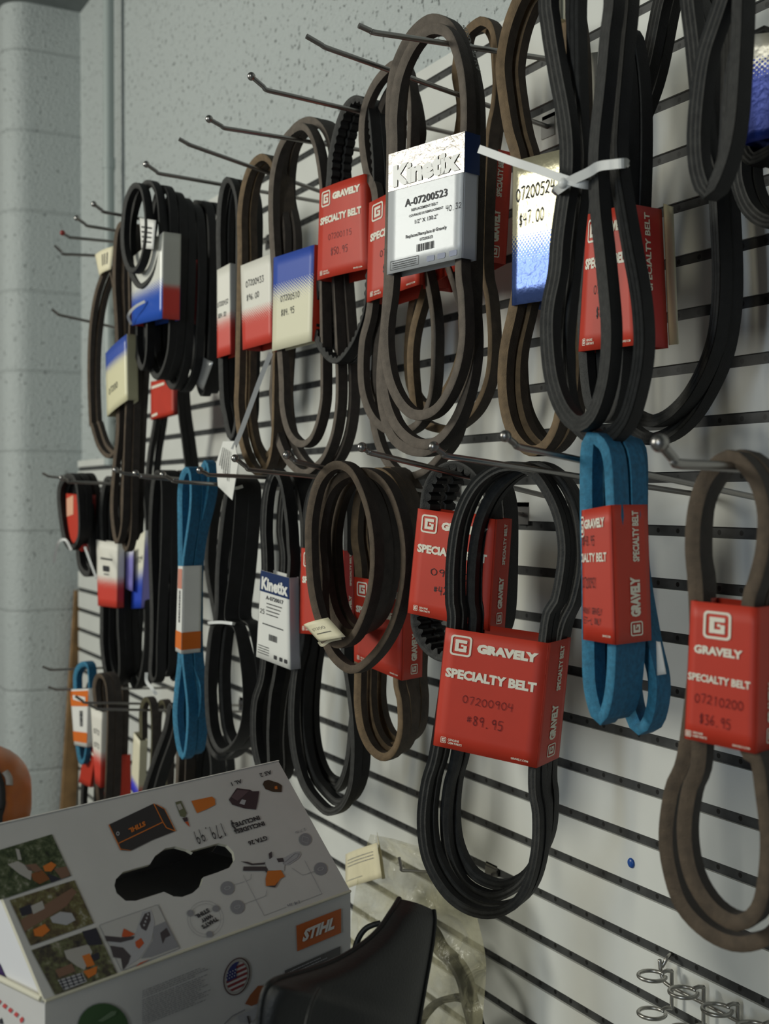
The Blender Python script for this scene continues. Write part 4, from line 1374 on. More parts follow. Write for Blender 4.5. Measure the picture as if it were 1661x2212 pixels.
root, pl = belt('brown belt bundle with a white to red sleeve in the bottom row', .24, 12, [
    (tr('z3', (650, 600), (640, 430), (670, 350), (720, 400), (740, 600), (735, 900), (720, 1200), (690, 1300), (660, 1100)), 0, 1)], 'brown', w=.014, t=.008, group=BOG)
sleeve(root, pl, tr('z3', (625, 570), (705, 602), (692, 1125), (655, 1092)), side=(250, 252), off=.004, mf=HT_WR, ms=HT_WR, front_print=lambda lb, fn: [put_hand(lb, fn, '072', INK, .2, .8, .5 + .18 * i, .06, wid=.15) for i in range(2)])
root, pl = belt('brown belt with a bright red sleeve low behind the white to red one', .16, 8, [
    (tr('z3', (760, 900), (775, 600), (795, 420), (818, 375), (838, 430), (840, 700), (830, 1000), (820, 1280), (790, 1330), (765, 1200)), 0, 0)], 'brown', w=.014, t=.008, group=BOG)
sleeve(root, pl, tr('z3', (760, 920), (832, 900), (835, 1260), (695, 1275)), depth=.02, off=.004, mf=RED)
root, pl = belt('olive belt with a long cream sleeve ending in blue and red', .20, 10, [
    (tr('z3', (965, 790), (962, 600), (985, 520), (1020, 540), (1035, 700), (1030, 1000), (1000, 1250), (960, 1200), (950, 1000)), 0, 0)], 'olive', w=.014, t=.008, group=BOG)
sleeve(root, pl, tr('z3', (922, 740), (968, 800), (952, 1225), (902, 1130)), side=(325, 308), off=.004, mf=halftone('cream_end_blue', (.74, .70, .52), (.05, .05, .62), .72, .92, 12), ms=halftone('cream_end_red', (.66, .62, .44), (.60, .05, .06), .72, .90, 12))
root, pl = belt('dark flat belt slanting across the bottom row', .215, 6, [
    (tr('z3', (1130, 720), (1160, 560), (1190, 620), (1170, 760), (1090, 1000), (1030, 1220), (980, 1230), (1000, 1120), (1070, 900)), 0, 0)], 'black', w=.018, t=.008, group=BOG)
root, pl = belt('olive belt loop beside the slanting dark belt', .15, 6, [
    (tr('z3', (1060, 900), (1065, 650), (1090, 550), (1130, 545), (1150, 700), (1150, 1000), (1130, 1300), (1090, 1330), (1065, 1200)), 0, 0)], 'olive', w=.014, t=.008, group=BOG)
root, pl = belt('grey strap hanging below the long blue belt', .15, 4, [
    (tr('z3', (1215, 900), (1215, 700), (1240, 620), (1270, 700), (1275, 1000), (1265, 1280), (1240, 1330), (1215, 1200)), 0, 0)], 'grey', w=.018, t=.007, group=BOG)
root, pl = belt('dark belt loop half hidden behind the carton below the cinched belt', .13, 8, [
    (tr('z3', (1330, 1100), (1345, 900), (1390, 800), (1440, 900), (1450, 1100), (1430, 1350), (1380, 1420), (1335, 1300)), 0, 2)], 'black', w=.014, t=.008, group=BOG)

# ------------------------------------------------------------------ carton
CARD = mat('white_carton', (.60, .59, .57), .55, noise=.03, nscale=30)
CARDIN = mat('carton_edge', (.66, .63, .50), .7)
SHELF_Z = .945
B = dep(757, 1925, 1.0)
def level(px, py, z):
    r = ray(px, py)
    return CAM + r * ((z - CAM[2]) / r[2])
Cc = level(97, 2163, B[2])
ec = (B - Cc) / np.linalg.norm(B - Cc)
LEN = np.linalg.norm(B - Cc)
rA = ray(600, 1642)
A = CAM + rA * (np.dot(B - CAM, ec) / np.dot(rA, ec))
Dd = A + Cc - B
up = np.array([0, 0, 1.0])
en = np.cross(ec, up)                              # out of the front face
if np.dot(en, CAM - B) < 0:
    en = -en
run = abs(np.dot(A - B, en))
rise = A[2] - B[2]
print('carton len', LEN, 'run', run, 'rise', rise, 'A depth', np.dot(A - CAM, FW), 'D', Dd)
BH = B[2] - SHELF_Z
ctr = (B + Cc) / 2 - en * run
carton = thing('tool_carton', 'white carton with a gable top, a handle hole and pictures of a small saw', 'carton', (ctr[0], ctr[1], SHELF_Z))
E_ = lambda s, t, h: Cc + ec * (s * LEN) - en * t + up * (h)     # s along, t back from the front face, h above the fold
mb = MB()
W2 = run * 2
mb.hexa([E_(0, 0, -BH), E_(1, 0, -BH), E_(1, W2, -BH), E_(0, W2, -BH), E_(0, 0, -.0003), E_(1, 0, -.0003), E_(1, W2, -.0003), E_(0, W2, -.0003)], CARD)
body = mb.build('carton_body', carton)
# gable roof: front panel with the handle hole
roof = Pl(B, np.cross(ec, A - B), ec)
if np.dot(roof.n, CAM - B) < 0:
    roof = Pl(B, -roof.n, ec)
hole_px = tr('c1', (905, 1080), (960, 1025), (1060, 995), (1170, 965), (1210, 900), (1290, 840), (1370, 825), (1460, 850), (1505, 875)) + \
    tr('c2', (110, 862), (220, 832), (330, 800), (400, 815), (450, 870), (460, 930), (420, 990), (320, 1030), (215, 1065), (195, 1130), (130, 1190), (50, 1220), (-30, 1215)) + \
    tr('c1', (1350, 1212), (1280, 1180), (1170, 1215), (1060, 1250), (980, 1250), (910, 1190), (893, 1130))
hole = [roof.p(x, y) for x, y in hole_px]
outer = [A, B, Cc, Dd]
def panel_with_hole(outer, hole, m, m_edge, n, th, mb):
    loops = [[Vector(p) for p in outer], [Vector(p) for p in hole[::-1]]]
    flat = outer + hole[::-1]
    tri = tessellate_polygon(loops)
    for off in (0, -th):
        b = len(mb.v)
        mb.v += [tuple(np.array(p) + n * off) for p in flat]
        for t in tri:
            mb.f.append(tuple(b + i for i in t))
            mb.m.append(mb.mi(m)); mb.sm.append(False); mb.uv.append(None)
    for lp in (outer, hole):
        k = len(lp)
        for i in range(k):
            j = (i + 1) % k
            mb.face([lp[i], lp[j], np.array(lp[j]) - n * th, np.array(lp[i]) - n * th], m_edge)
mb = MB()
panel_with_hole(outer, hole, CARD, CARDIN, roof.n, .003, mb)
lid = mb.build('front_roof_panel', carton)
mb = MB()
mb.hexa([E_(0, W2, 0), E_(1, W2, 0), E_(1, W2 - .003, 0), E_(0, W2 - .003, 0), Dd, A, A + en * .002, Dd + en * .002], CARD)
mb.build('back_roof_panel', carton)
for nm, s in (('gable_end', .012), ('gable_end', .985)):
    mb = MB()
    q0, q1 = E_(s, .004, 0), E_(s, W2 - .004, 0)
    q2 = E_(s, run, rise - .004)
    th = ec * .002
    mb.face([q0, q1, q2], mat('white_gable', (.74, .74, .76), .5))
    mb.face([q2 + th, q1 + th, q0 + th], MATS['white_gable'])
    g = mb.build(nm, carton)
# ledge at the near end and the fold along the front
mb = MB()
mb.tube([E_(0, .004, .0005), E_(0, W2, .0005)], .0022, CARDIN, 6)
mb.face([E_(0, .002, .0006), E_(.012, .002, .0006), E_(.012, W2, .0006), E_(0, W2, .0006)], CARDIN)
mb.tube([E_(0, 0, .0), E_(1, 0, .0)], .0012, CARDIN, 6)
mb.build('folded_edge', carton)

GREYI = mat('grey_ink', (.26, .26, .28), .6)
DGREY = mat('dark_grey_ink', (.06, .05, .055), .6)
MAUVE = mat('dark_plastic_print', (.050, .030, .036), .6)
LGREY = mat('light_grey_print', (.42, .42, .44), .6)
ORI = mat('orange_print', (.62, .17, .02), .6)
def foliage(name, cols, sc):
    m = bpy.data.materials.new(name)
    m.use_nodes = True
    nt = m.node_tree
    tc = nt.nodes.new('ShaderNodeTexCoord')
    n = nt.nodes.new('ShaderNodeTexNoise')
    n.inputs['Scale'].default_value = sc
    n.inputs['Detail'].default_value = 8
    n.inputs['Roughness'].default_value = .7
    nt.links.new(tc.outputs['Object'], n.inputs['Vector'])
    r = nt.nodes.new('ShaderNodeValToRGB')
    el = r.color_ramp.elements
    el[0].position, el[1].position = .34, .68
    el[0].color, el[1].color = (*cols[0], 1), (*cols[-1], 1)
    for i, c in enumerate(cols[1:-1]):
        e = el.new(.34 + .34 * (i + 1) / (len(cols) - 1))
        e.color = (*c, 1)
    nt.links.new(n.outputs['Fac'], r.inputs[0])
    b = nt.nodes['Principled BSDF']
    nt.links.new(r.outputs[0], b.inputs['Base Color'])
    b.inputs['Roughness'].default_value = .5
    return m
FOL = [foliage('photo_leaves', [(.010, .016, .006), (.035, .055, .018), (.10, .12, .06), (.30, .30, .24)], 190),
       foliage('photo_branch', [(.020, .014, .010), (.09, .065, .03), (.15, .14, .05), (.40, .38, .33)], 120),
       foliage('photo_garden', [(.012, .012, .016), (.06, .05, .03), (.13, .14, .06), (.36, .32, .28)], 110)]


def px_fn(pl, off=.0006):
    return lambda x, y: pl.p(x, y, off)


def pp(mb, pl, z, pts, m, off=.0006):
    mb.face([pl.p(x, y, off) for x, y in tr(z, *pts)], m)


def pline(mb, pl, z, pts, wd, m, off=.0006):
    P = tr(z, *pts)
    for (xa, ya), (xb, yb) in zip(P, P[1:]):
        l = math.hypot(xb - xa, yb - ya) + 1e-9
        ox, oy = -(yb - ya) / l * wd / 2, (xb - xa) / l * wd / 2
        mb.face([pl.p(xa + ox, ya + oy, off), pl.p(xa - ox, ya - oy, off), pl.p(xb - ox, yb - oy, off), pl.p(xb + ox, yb + oy, off)], m)


def pell(mb, pl, z, cx, cy, rx, ry, m, rin=0.0, off=.0006, n=28, tilt=0.0):
    ct, st = math.cos(tilt), math.sin(tilt)
    o = [(cx + rx * math.cos(a) * ct - ry * math.sin(a) * st, cy + rx * math.cos(a) * st + ry * math.sin(a) * ct) for a in [2 * math.pi * k / n for k in range(n)]]
    if rin == 0:
        pp(mb, pl, z, o, m, off)
    else:
        i_ = [(cx + (x - cx) * rin, cy + (y - cy) * rin) for x, y in o]
        for k in range(n):
            j = (k + 1) % n
            pp(mb, pl, z, [o[k], o[j], i_[j], i_[k]], m, off)


def ptext(mb, pl, z, s, a, b, hv, m, bold=.02, off=.0008, hand=False, wid=.12):
    (x0, y0), (x1, y1) = tr(z, a, b)
    k = ZM[z][2]
    fn = lambda u, v: pl.p(x0 + (x1 - x0) * u + hv[0] / k * v, y0 + (y1 - y0) * u + hv[1] / k * v, off)
    if hand:
        put_hand(mb, fn, s, m, 0, 1, 0, 1, wid=wid)
    else:
        put_text(mb, fn, s, m, 0, 1, 0, 1, bold=bold)


lb = MB()
pp(lb, roof, 'c1', [(-110, 885), (405, 730), (555, 1055), (65, 1222), (-110, 1275)], FOL[0])
pp(lb, roof, 'c1', [(75, 1245), (580, 1088), (732, 1425), (240, 1600)], FOL[1])
pp(lb, roof, 'c1', [(245, 1635), (750, 1458), (915, 1815), (430, 1985)], FOL[2])
# what the pictures show
o2 = .0008
PALE = mat('pale_print', (.42, .40, .37), .6)
SKIN = mat('brown_print', (.20, .11, .07), .6)
DARKP = mat('dark_blue_print', (.022, .022, .035), .6)
pp(lb, roof, 'c1', [(60, 965), (140, 940), (250, 1000), (240, 1090), (150, 1040)], PALE, o2)
pp(lb, roof, 'c1', [(120, 840), (150, 850), (170, 930), (140, 930)], PALE, o2)
pp(lb, roof, 'c1', [(190, 970), (280, 960), (330, 1010), (300, 1030), (220, 1010)], SKIN, o2)
pp(lb, roof, 'c1', [(335, 980), (400, 945), (440, 970), (400, 1020), (350, 1020)], ORI, o2)
pp(lb, roof, 'c1', [(240, 1040), (330, 1010), (390, 1080), (310, 1120), (260, 1090)], mat('burnt_orange_print', (.22, .075, .02), .6), o2)
pp(lb, roof, 'c1', [(370, 1035), (480, 1080), (400, 1110)], DARKP, o2)
pp(lb, roof, 'c1', [(420, 1000), (520, 980), (550, 1050), (480, 1080)], SKIN, o2)
pp(lb, roof, 'c1', [(160, 1400), (560, 1150), (600, 1180), (520, 1290), (260, 1450), (190, 1490)], SKIN, o2)
pp(lb, roof, 'c1', [(240, 1290), (330, 1250), (350, 1310), (260, 1355)], PALE, o2 + .0001)
pp(lb, roof, 'c1', [(150, 1310), (240, 1275), (250, 1350), (170, 1370)], DARKP, o2 + .0001)
pp(lb, roof, 'c1', [(390, 1380), (470, 1335), (560, 1345), (590, 1400), (520, 1440), (410, 1420)], LGREY, o2 + .0001)
pp(lb, roof, 'c1', [(260, 1475), (350, 1430), (390, 1480), (330, 1530), (270, 1525)], ORI, o2 + .0001)
pp(lb, roof, 'c1', [(500, 1640), (690, 1590), (720, 1650), (660, 1790), (600, 1760), (520, 1700)], PALE, o2)
pp(lb, roof, 'c1', [(640, 1680), (700, 1660), (740, 1750), (680, 1770)], ORI, o2 + .0001)
pp(lb, roof, 'c1', [(650, 1800), (760, 1760), (750, 1820), (690, 1855)], ORI, o2 + .0001)
pp(lb, roof, 'c1', [(705, 1680), (770, 1650), (780, 1700), (730, 1720)], DARKP, o2 + .0001)
pp(lb, roof, 'c1', [(430, 1790), (560, 1740), (590, 1800), (460, 1850)], SKIN, o2)
pp(lb, roof, 'c1', [(450, 1870), (640, 1810), (680, 1880), (500, 1950)], LGREY, o2)
for i in range(5):
    pline(lb, roof, 'c1', [(470 + 40 * i, 1862 - 12 * i), (505 + 38 * i, 1945 - 16 * i)], 2.2, DARKP, o2 + .0002)
for i in range(3):
    pline(lb, roof, 'c1', [(460 + 12 * i, 1885 + 22 * i), (645 + 12 * i, 1828 + 22 * i)], 2.0, DARKP, o2 + .0002)
pp(lb, roof, 'c1', [(640, 1490), (750, 1462), (800, 1590), (690, 1600)], DARKP, o2)
# line drawing
dq = [(775, 1440), (1230, 1280), (1400, 1620), (950, 1795), (775, 1440)]
pp(lb, roof, 'c1', dq[:4], mat('drawing_ground', (.52, .51, .49), .6))
pline(lb, roof, 'c1', dq, .7, GREYI, o2)
pp(lb, roof, 'c1', [(835, 1570), (1050, 1530), (1110, 1335), (1180, 1320), (1210, 1420), (1180, 1560), (1090, 1700), (960, 1785), (1010, 1680)], LGREY, o2)
pp(lb, roof, 'c1', [(1200, 1450), (1290, 1410), (1395, 1610), (1180, 1690), (1100, 1700), (1190, 1560)], mat('mid_grey_print', (.27, .27, .29), .6), o2)
pp(lb, roof, 'c1', [(1090, 1430), (1130, 1350), (1170, 1335), (1175, 1400), (1140, 1485), (1105, 1465)], DGREY, .001)
for i in range(4):
    pell(lb, roof, 'c1', 1125 + 10 * i, 1440 - 28 * i, 7, 9, LGREY, off=.0012)
pp(lb, roof, 'c1', [(815, 1522), (940, 1535), (1050, 1525), (1040, 1550), (940, 1575), (830, 1565)], DGREY, .001)
pp(lb, roof, 'c1', [(860, 1600), (960, 1615), (1020, 1680), (1000, 1740), (960, 1790), (945, 1700), (885, 1690)], DGREY, .001)
REDO = mat('red_orange_print', (.55, .09, .02), .6)
pp(lb, roof, 'c1', [(965, 1465), (1055, 1510), (1000, 1535), (950, 1530)], REDO, .001)
pp(lb, roof, 'c1', [(1055, 1570), (1100, 1540), (1125, 1580), (1085, 1625), (1062, 1605)], REDO, .001)
pp(lb, roof, 'c1', [(1250, 1500), (1300, 1460), (1330, 1520), (1290, 1540), (1270, 1585)], DGREY, .001)
pp(lb, roof, 'c1', [(1090, 1735), (1170, 1705), (1060, 1765)], REDO, .001)
# battery box, oil, cover, charger, battery
pp(lb, roof, 'c1', [(850, 655), (1200, 490), (1280, 525), (1370, 705), (1190, 775), (1020, 860), (945, 855)], mat('charcoal_print', (.030, .029, .030), .6))
pline(lb, roof, 'c1', [(850, 655), (945, 855)], 2.0, ORI, o2)
pline(lb, roof, 'c1', [(928, 800), (1272, 635), (1300, 680), (1370, 705)], 2.2, ORI, o2)
pline(lb, roof, 'c1', [(1200, 490), (1272, 635)], 2.2, ORI, o2)
pline(lb, roof, 'c1', [(1222, 498), (1285, 535), (1370, 705)], 1.6, ORI, o2)
pline(lb, roof, 'c1', [(940, 845), (1020, 858)], 1.2, ORI, o2)
pell(lb, roof, 'c1', 920, 725, 13, 16, LGREY, .55, o2)
ptext(lb, roof, 'c1', 'STIHL', (1130, 628), (1002, 690), (10, 34), ORI, .05, .001)
pp(lb, roof, 'c2', [(-5, 480), (40, 468), (85, 565), (70, 600), (35, 590)], mat('olive_print', (.14, .15, .08), .6))
pp(lb, roof, 'c2', [(5, 500), (35, 490), (55, 530), (25, 545)], PALE, o2)
pp(lb, roof, 'c2', [(50, 605), (88, 596), (95, 625), (68, 635)], MAUVE)
pp(lb, roof, 'c2', [(70, 636), (94, 628), (110, 677)], REDO)
pp(lb, roof, 'c2', [(120, 470), (280, 436), (305, 455), (308, 500), (240, 535), (165, 566)], ORI)
pp(lb, roof, 'c2', [(413, 460), (475, 370), (575, 382), (600, 395), (650, 393), (640, 470), (625, 538), (540, 530), (440, 500)], MAUVE)
pp(lb, roof, 'c2', [(515, 458), (548, 465), (535, 502), (495, 490)], LGREY, o2)
pp(lb, roof, 'c2', [(430, 440), (480, 385), (570, 392), (520, 440), (480, 470)], mat('plum_print', (.11, .07, .08), .6), o2)
pp(lb, roof, 'c2', [(678, 340), (690, 315), (722, 305), (800, 330), (828, 350), (825, 402), (760, 400), (700, 378)], mat('brown_plastic_print', (.05, .03, .015), .6))
pp(lb, roof, 'c2', [(770, 358), (790, 352), (793, 378), (772, 378)], ORI, o2)
ptext(lb, roof, 'c2', 'AS 2', (740, 230), (650, 258), (13, 29), INK)
ptext(lb, roof, 'c2', 'AL 1', (508, 300), (428, 326), (13, 29), INK)
ptext(lb, roof, 'c2', 'INCLUYE', (646, 585), (456, 643), (15, 31), INK, .04)
ptext(lb, roof, 'c2', 'INCLUDES', (684, 630), (470, 692), (15, 31), INK, .04)
ptext(lb, roof, 'c2', 'GTA 26', (706, 742), (560, 788), (15, 32), INK, .03)
ptext(lb, roof, 'c2', '$ 179.99', (452, 618), (128, 716), (38, 90), INK, hand=True, wid=.11)
ptext(lb, roof, 'c2', "STIHL", (250, 1308), (146, 1366), (18, 26), INK, .05)
ptext(lb, roof, 'c2', "WHY", (274, 1350), (190, 1398), (18, 26), INK, .05)
ptext(lb, roof, 'c2', "THAT'S", (318, 1376), (196, 1446), (18, 26), INK, .05)
pell(lb, roof, 'c2', 232, 1392, 142, 142, GREYI, .985)
pell(lb, roof, 'c2', 232, 1392, 120, 120, GREYI, .985)
for x, y in ((112, 1345), (310, 1310), (262, 1510)):
    pell(lb, roof, 'c2', x, y, 25, 25, GREYI, off=o2)
for x, y, r in ((402, 1150, 53), (480, 1298, 54), (1010, 770, 48), (1130, 1000, 50)):
    pell(lb, roof, 'c2', x, y, r, r, GREYI)
for x, y in ((402, 1150), (480, 1298), (1130, 1000)):
    pell(lb, roof, 'c2', x, y, 26, 14, LGREY, .7, o2, tilt=-.3)
pline(lb, roof, 'c2', [(990, 745), (1035, 760), (1030, 800), (985, 785), (990, 745)], 1.2, LGREY, o2)
ptext(lb, roof, 'c2', '2.7 lb', (1010, 680), (930, 712), (8, 18), GREYI, .0)
for L in ([(975, 1258), (1140, 1195), (1005, 935)], [(860, 1300), (690, 1365), (525, 1050)], [(455, 1125), (535, 1100)], [(590, 1040), (585, 1080), (550, 1096)],
          [(535, 1275), (700, 1212), (712, 1165)], [(1085, 1020), (990, 1050), (905, 995)]):
    pline(lb, roof, 'c2', L, .7, GREYI)
ptext(lb, roof, 'c2', '14 in', (962, 1245), (868, 1278), (10, 26), GREYI, .01)
pp(lb, roof, 'c2', [(835, 965), (830, 922), (930, 868), (965, 865), (975, 890), (955, 922), (880, 970)], LGREY)
pline(lb, roof, 'c2', [(850, 950), (930, 880), (962, 885), (945, 915), (870, 962)], .9, GREYI, o2)
pp(lb, roof, 'c2', [(685, 935), (760, 900), (850, 925), (845, 1015), (720, 1012)], mat('pale_grey_print', (.55, .55, .55), .6))
pp(lb, roof, 'c2', [(505, 942), (560, 945), (600, 960), (700, 950), (690, 966), (590, 972)], DGREY, o2)
pp(lb, roof, 'c2', [(528, 982), (700, 982), (718, 1002), (712, 1032), (692, 1016), (524, 1016)], DGREY, o2)
pp(lb, roof, 'c2', [(725, 880), (748, 865), (752, 910), (730, 925)], DGREY, o2)
pp(lb, roof, 'c2', [(785, 920), (835, 915), (845, 945), (800, 950)], DGREY, o2)
pp(lb, roof, 'c2', [(715, 1018), (820, 1010), (850, 1060), (815, 1078), (775, 1145), (703, 1135), (700, 1080)], ORI, o2)
pp(lb, roof, 'c2', [(703, 1135), (775, 1130), (800, 1095), (775, 1146)], DGREY, .001)
lb.build('lettering', lid)

# front face print
frontp = Pl(B, en)
lb = MB()
pp(lb, frontp, 'c2', [(940, 1445), (1290, 1310), (1290, 1500), (948, 1645)], mat('orange_red_print', (.56, .12, .012), .5))
ptext(lb, frontp, 'c2', 'STIHL', (985, 1568), (1235, 1462), (22, -92), WHT, .055, .001)
pp(lb, frontp, 'c2', [(850, 1795), (1285, 1605), (1285, 1668), (850, 1865)], mat('band_print', (.085, .082, .08), .5))
for i, (a, b_) in enumerate((((905, 1800), (1130, 1700)), ((905, 1822), (1180, 1700)), ((960, 1820), (1100, 1758)))):
    (xa, ya), (xb, yb) = tr('c2', a, b_)
    put_dash(lb, lambda u, v: frontp.p(xa + (xb - xa) * u, ya + (yb - ya) * u - v * 2.2, .001), 0, 1, 0, 1, LGREY, i)
ptext(lb, frontp, 'c2', '2X', (870, 1850), (925, 1822), (0, -40), LGREY, .04, .001)
# round flag badge
BLUEI, REDI = mat('flag_blue_print', (.030, .035, .16), .5), mat('flag_red_print', (.24, .030, .035), .5)
pell(lb, frontp, 'c2', 475, 1842, 100, 152, mat('badge_ring_print', (.12, .06, .06), .5), tilt=.28)
pell(lb, frontp, 'c2', 475, 1842, 92, 142, PALE, off=.0008, tilt=.28)
pell(lb, frontp, 'c2', 475, 1842, 78, 120, mat('flag_white_print', (.60, .58, .56), .5), off=.001, tilt=.28)
el = lambda t: (475 + 78 * math.cos(t) * math.cos(.28) - 120 * math.sin(t) * math.sin(.28), 1842 + 78 * math.cos(t) * math.sin(.28) + 120 * math.sin(t) * math.cos(.28))
def chord(y_at):            # where a sloping line y = y_at - .47 (x - 475) crosses the badge
    pts = [el(2 * math.pi * k / 360) for k in range(360)]
    c = [p for i, p in enumerate(pts) if ((p[1] - y_at + .47 * (p[0] - 475)) * (pts[i - 1][1] - y_at + .47 * (pts[i - 1][0] - 475))) <= 0]
    return sorted(c)[:1] + sorted(c)[-1:]
for k in range(6):
    y0 = 1760 + k * 40
    a, b_ = chord(y0), chord(y0 + 20)
    if len(a) == 2 and len(b_) == 2:
        pp(lb, frontp, 'c2', [a[0], a[1], b_[1], b_[0]], REDI, .0012)
can = [el(t) for t in np.linspace(2.75, 4.55, 14)] + [(470, 1765), (472, 1850), (405, 1882)]
pp(lb, frontp, 'c2', can, BLUEI, .0014)
for i in range(4):
    for j in range(3):
        pell(lb, frontp, 'c2', 405 + 20 * i - 4 * j, 1815 - 9 * i + 24 * j, 4, 5, WHT, off=.0016, n=5)
# small print
for i in range(17):
    yy = 1960 + i * 16 if i < 4 else 1960 + i * 16 + 8
    (xa, ya), (xb, yb) = tr('c1', (1110, yy), (1560 + (i * 37 % 90), yy - .40 * (450 + (i * 37 % 90))))
    put_dash(lb, lambda u, v: frontp.p(xa + (xb - xa) * u, ya + (yb - ya) * u - v * 1.7, .0008), 0, 1 - .12 * (i % 4 == 3), 0, 1, GREYI, 40 + i)
pell(lb, frontp, 'c1', 805, 2250, 200, 200, mat('green_print', (.055, .115, .045), .5), tilt=-.4)
pell(lb, frontp, 'c1', 805, 2250, 206, 206, GREYI, .985, tilt=-.4)
pp(lb, frontp, 'c1', [(760, 2190), (870, 2110), (912, 2110), (900, 2140), (800, 2195)], mat('pale_green_print', (.15, .22, .13), .5), .001)
pp(lb, frontp, 'c2', [(540, 2055), (580, 1985), (640, 1915), (690, 1912), (680, 1990), (655, 2045), (590, 2072)], mat('deep_orange_print', (.30, .085, .02), .5))
pp(lb, frontp, 'c2', [(640, 2055), (672, 2030), (675, 2075), (640, 2090)], DGREY)
pp(lb, frontp, 'c2', [(480, 2150), (640, 2080), (660, 2130), (590, 2200), (500, 2200)], LGREY)
pline(lb, frontp, 'c2', [(380, 2212), (440, 2150), (540, 2100)], 2.5, GREYI, .001)
pline(lb, frontp, 'c2', [(560, 2150), (575, 2212)], 4, DGREY, .001)
lb.build('lettering', body)
# near end: red dashes and a dark corner
endp = Pl(Cc, -ec)
lb = MB()
RDI = mat('red_dash_print', (.55, .07, .07), .5)
for x, y in ((-20, 790), (68, 855), (152, 917), (240, 982)):
    pp(lb, endp, 'k', [(x - 38, y), (x - 4, y - 44), (x + 38, y - 8), (x + 2, y + 42)], RDI)
pp(lb, endp, 'k', [(290, 1050), (330, 1008), (348, 1040), (345, 1080), (305, 1110)], RDI)
pp(lb, endp, 'k', [(-10, 1060), (20, 1025), (45, 1121), (-10, 1121)], DARKP)
lb.build('lettering', body)
lb = MB()
gp = Pl(E_(.012, 0, 0), -ec)
pp(lb, gp, 'k', [(-120, 60), (0, 235), (120, 500), (0, 415), (-120, 330)], mat('purple_print', (.035, .012, .09), .5))
lb.build('lettering', [c for c in carton.children if c.name.startswith('gable_end')][0])

# ------------------------------------------------------------------ black seat
VIN = mat('black_vinyl', (.013, .014, .014), .5, noise=.2, nscale=30, bump=.2, bscale=500, spec=.35)
Lc = [(862, 1942), (846, 1968), (816, 2010), (775, 2045), (722, 2076), (664, 2097), (606, 2113), (580, 2128), (566, 2160), (558, 2230), (545, 2400), (540, 2700)]
Rc = [(936, 1966), (938, 1990), (934, 2030), (927, 2075), (919, 2120), (912, 2160), (906, 2195), (900, 2230), (893, 2270), (885, 2320), (870, 2450), (850, 2700)]
seat = thing('mower_seat', 'black vinyl seat with a curved shiny edge leaning in front of the white carton', 'seat', level(720, 2600, SHELF_Z))
n_ = len(Lc)
Ls, Rs = smooth2(Lc, 5), smooth2(Rc, 5)
rows, back = [], []
NU = 16
for i in range(len(Ls)):
    s = i / (len(Ls) - 1)
    row, rb = [], []
    for j in range(NU + 1):
        u = j / NU
        x = Ls[i][0] * (1 - u) + Rs[i][0] * u
        y = Ls[i][1] * (1 - u) + Rs[i][1] * u - 10 * math.sin(math.pi * u) * (1 - s) * .4
        zl = .93 - .16 * min(1, s * 1.6)
        zr = .95 - .06 * s
        bul = math.sin(math.pi * min(1, u * 1.0)) ** .7
        z = zl * (1 - u) + zr * u - .035 * bul * (.35 + .65 * min(1, s * 2)) + .012 * math.sin(9 * u + 5 * s) * s * (1 - u)
        row.append(dep(x, y, z))
        rb.append(dep(x + (8 * (u - .5)), y + 6, z + .045))
    rows.append(row)
    back.append(rb)
mb = MB()
mb.grid(rows, VIN)
mb.grid([r[::-1] for r in back], VIN)
for j0 in (0, NU):
    mb.grid([[rows[i][j0], back[i][j0]] for i in range(len(rows))], VIN)
mb.grid([[rows[0][j], back[0][j]] for j in range(NU + 1)], VIN)
mb.grid([[rows[-1][j], back[-1][j]] for j in range(NU + 1)], VIN)
mb.build('seat_pad', seat)
mb = MB()
mb.tube([r[0] for r in rows], .0022, VIN, 8)
mb.tube([r[0] for r in rows[:1]] + list(rows[0]), .0022, VIN, 8)
mb.tube([r[-1] for r in rows], .0022, VIN, 8)
mb.build('piping', seat)
mb = MB()
mb.tube(smooth2([dep(658, 2225, .735), dep(668, 2185, .742), dep(678, 2158, .752), dep(690, 2135, .765)], 4), .0012, VIN, 6)
mb.build('seam', seat)
mb = MB()
mb.tube(smooth2([dep(x, y, .965) for x, y in ((764, 2070), (768, 2045), (777, 2022), (790, 2006), (806, 1998), (822, 1994))], 4), .0024, VIN, 8)
mb.build('back_edge', seat)

# ------------------------------------------------------------------ plastic bag with a cream label
def film(name):
    m = bpy.data.materials.new(name)
    m.use_nodes = True
    nt = m.node_tree
    b = nt.nodes['Principled BSDF']
    b.inputs['Base Color'].default_value = (.66, .63, .42, 1)
    b.inputs['Roughness'].default_value = .16
    b.inputs['Specular IOR Level'].default_value = .7
    tc = nt.nodes.new('ShaderNodeTexCoord')
    n = nt.nodes.new('ShaderNodeTexNoise')
    n.inputs['Scale'].default_value = 26
    n.inputs['Detail'].default_value = 5
    n.inputs['Distortion'].default_value = 1.2
    nt.links.new(tc.outputs['Object'], n.inputs['Vector'])
    r = nt.nodes.new('ShaderNodeMapRange')
    r.inputs[1].default_value, r.inputs[2].default_value = .35, .75
    r.inputs[3].default_value, r.inputs[4].default_value = .14, .46
    nt.links.new(n.outputs['Fac'], r.inputs[0])
    nt.links.new(r.outputs[0], b.inputs['Alpha'])
    bp = nt.nodes.new('ShaderNodeBump')
    bp.inputs['Strength'].default_value = .8
    bp.inputs['Distance'].default_value = .012
    nt.links.new(n.outputs['Fac'], bp.inputs['Height'])
    nt.links.new(bp.outputs['Normal'], b.inputs['Normal'])
    return m
FILM = film('clear_film')
bp_ = hang(900, 2000, .085, 10)
bag = thing('plastic_bag', 'clear crumpled plastic bag with a cream label hanging behind the black seat', 'bag', bp_.p(890, 1840))
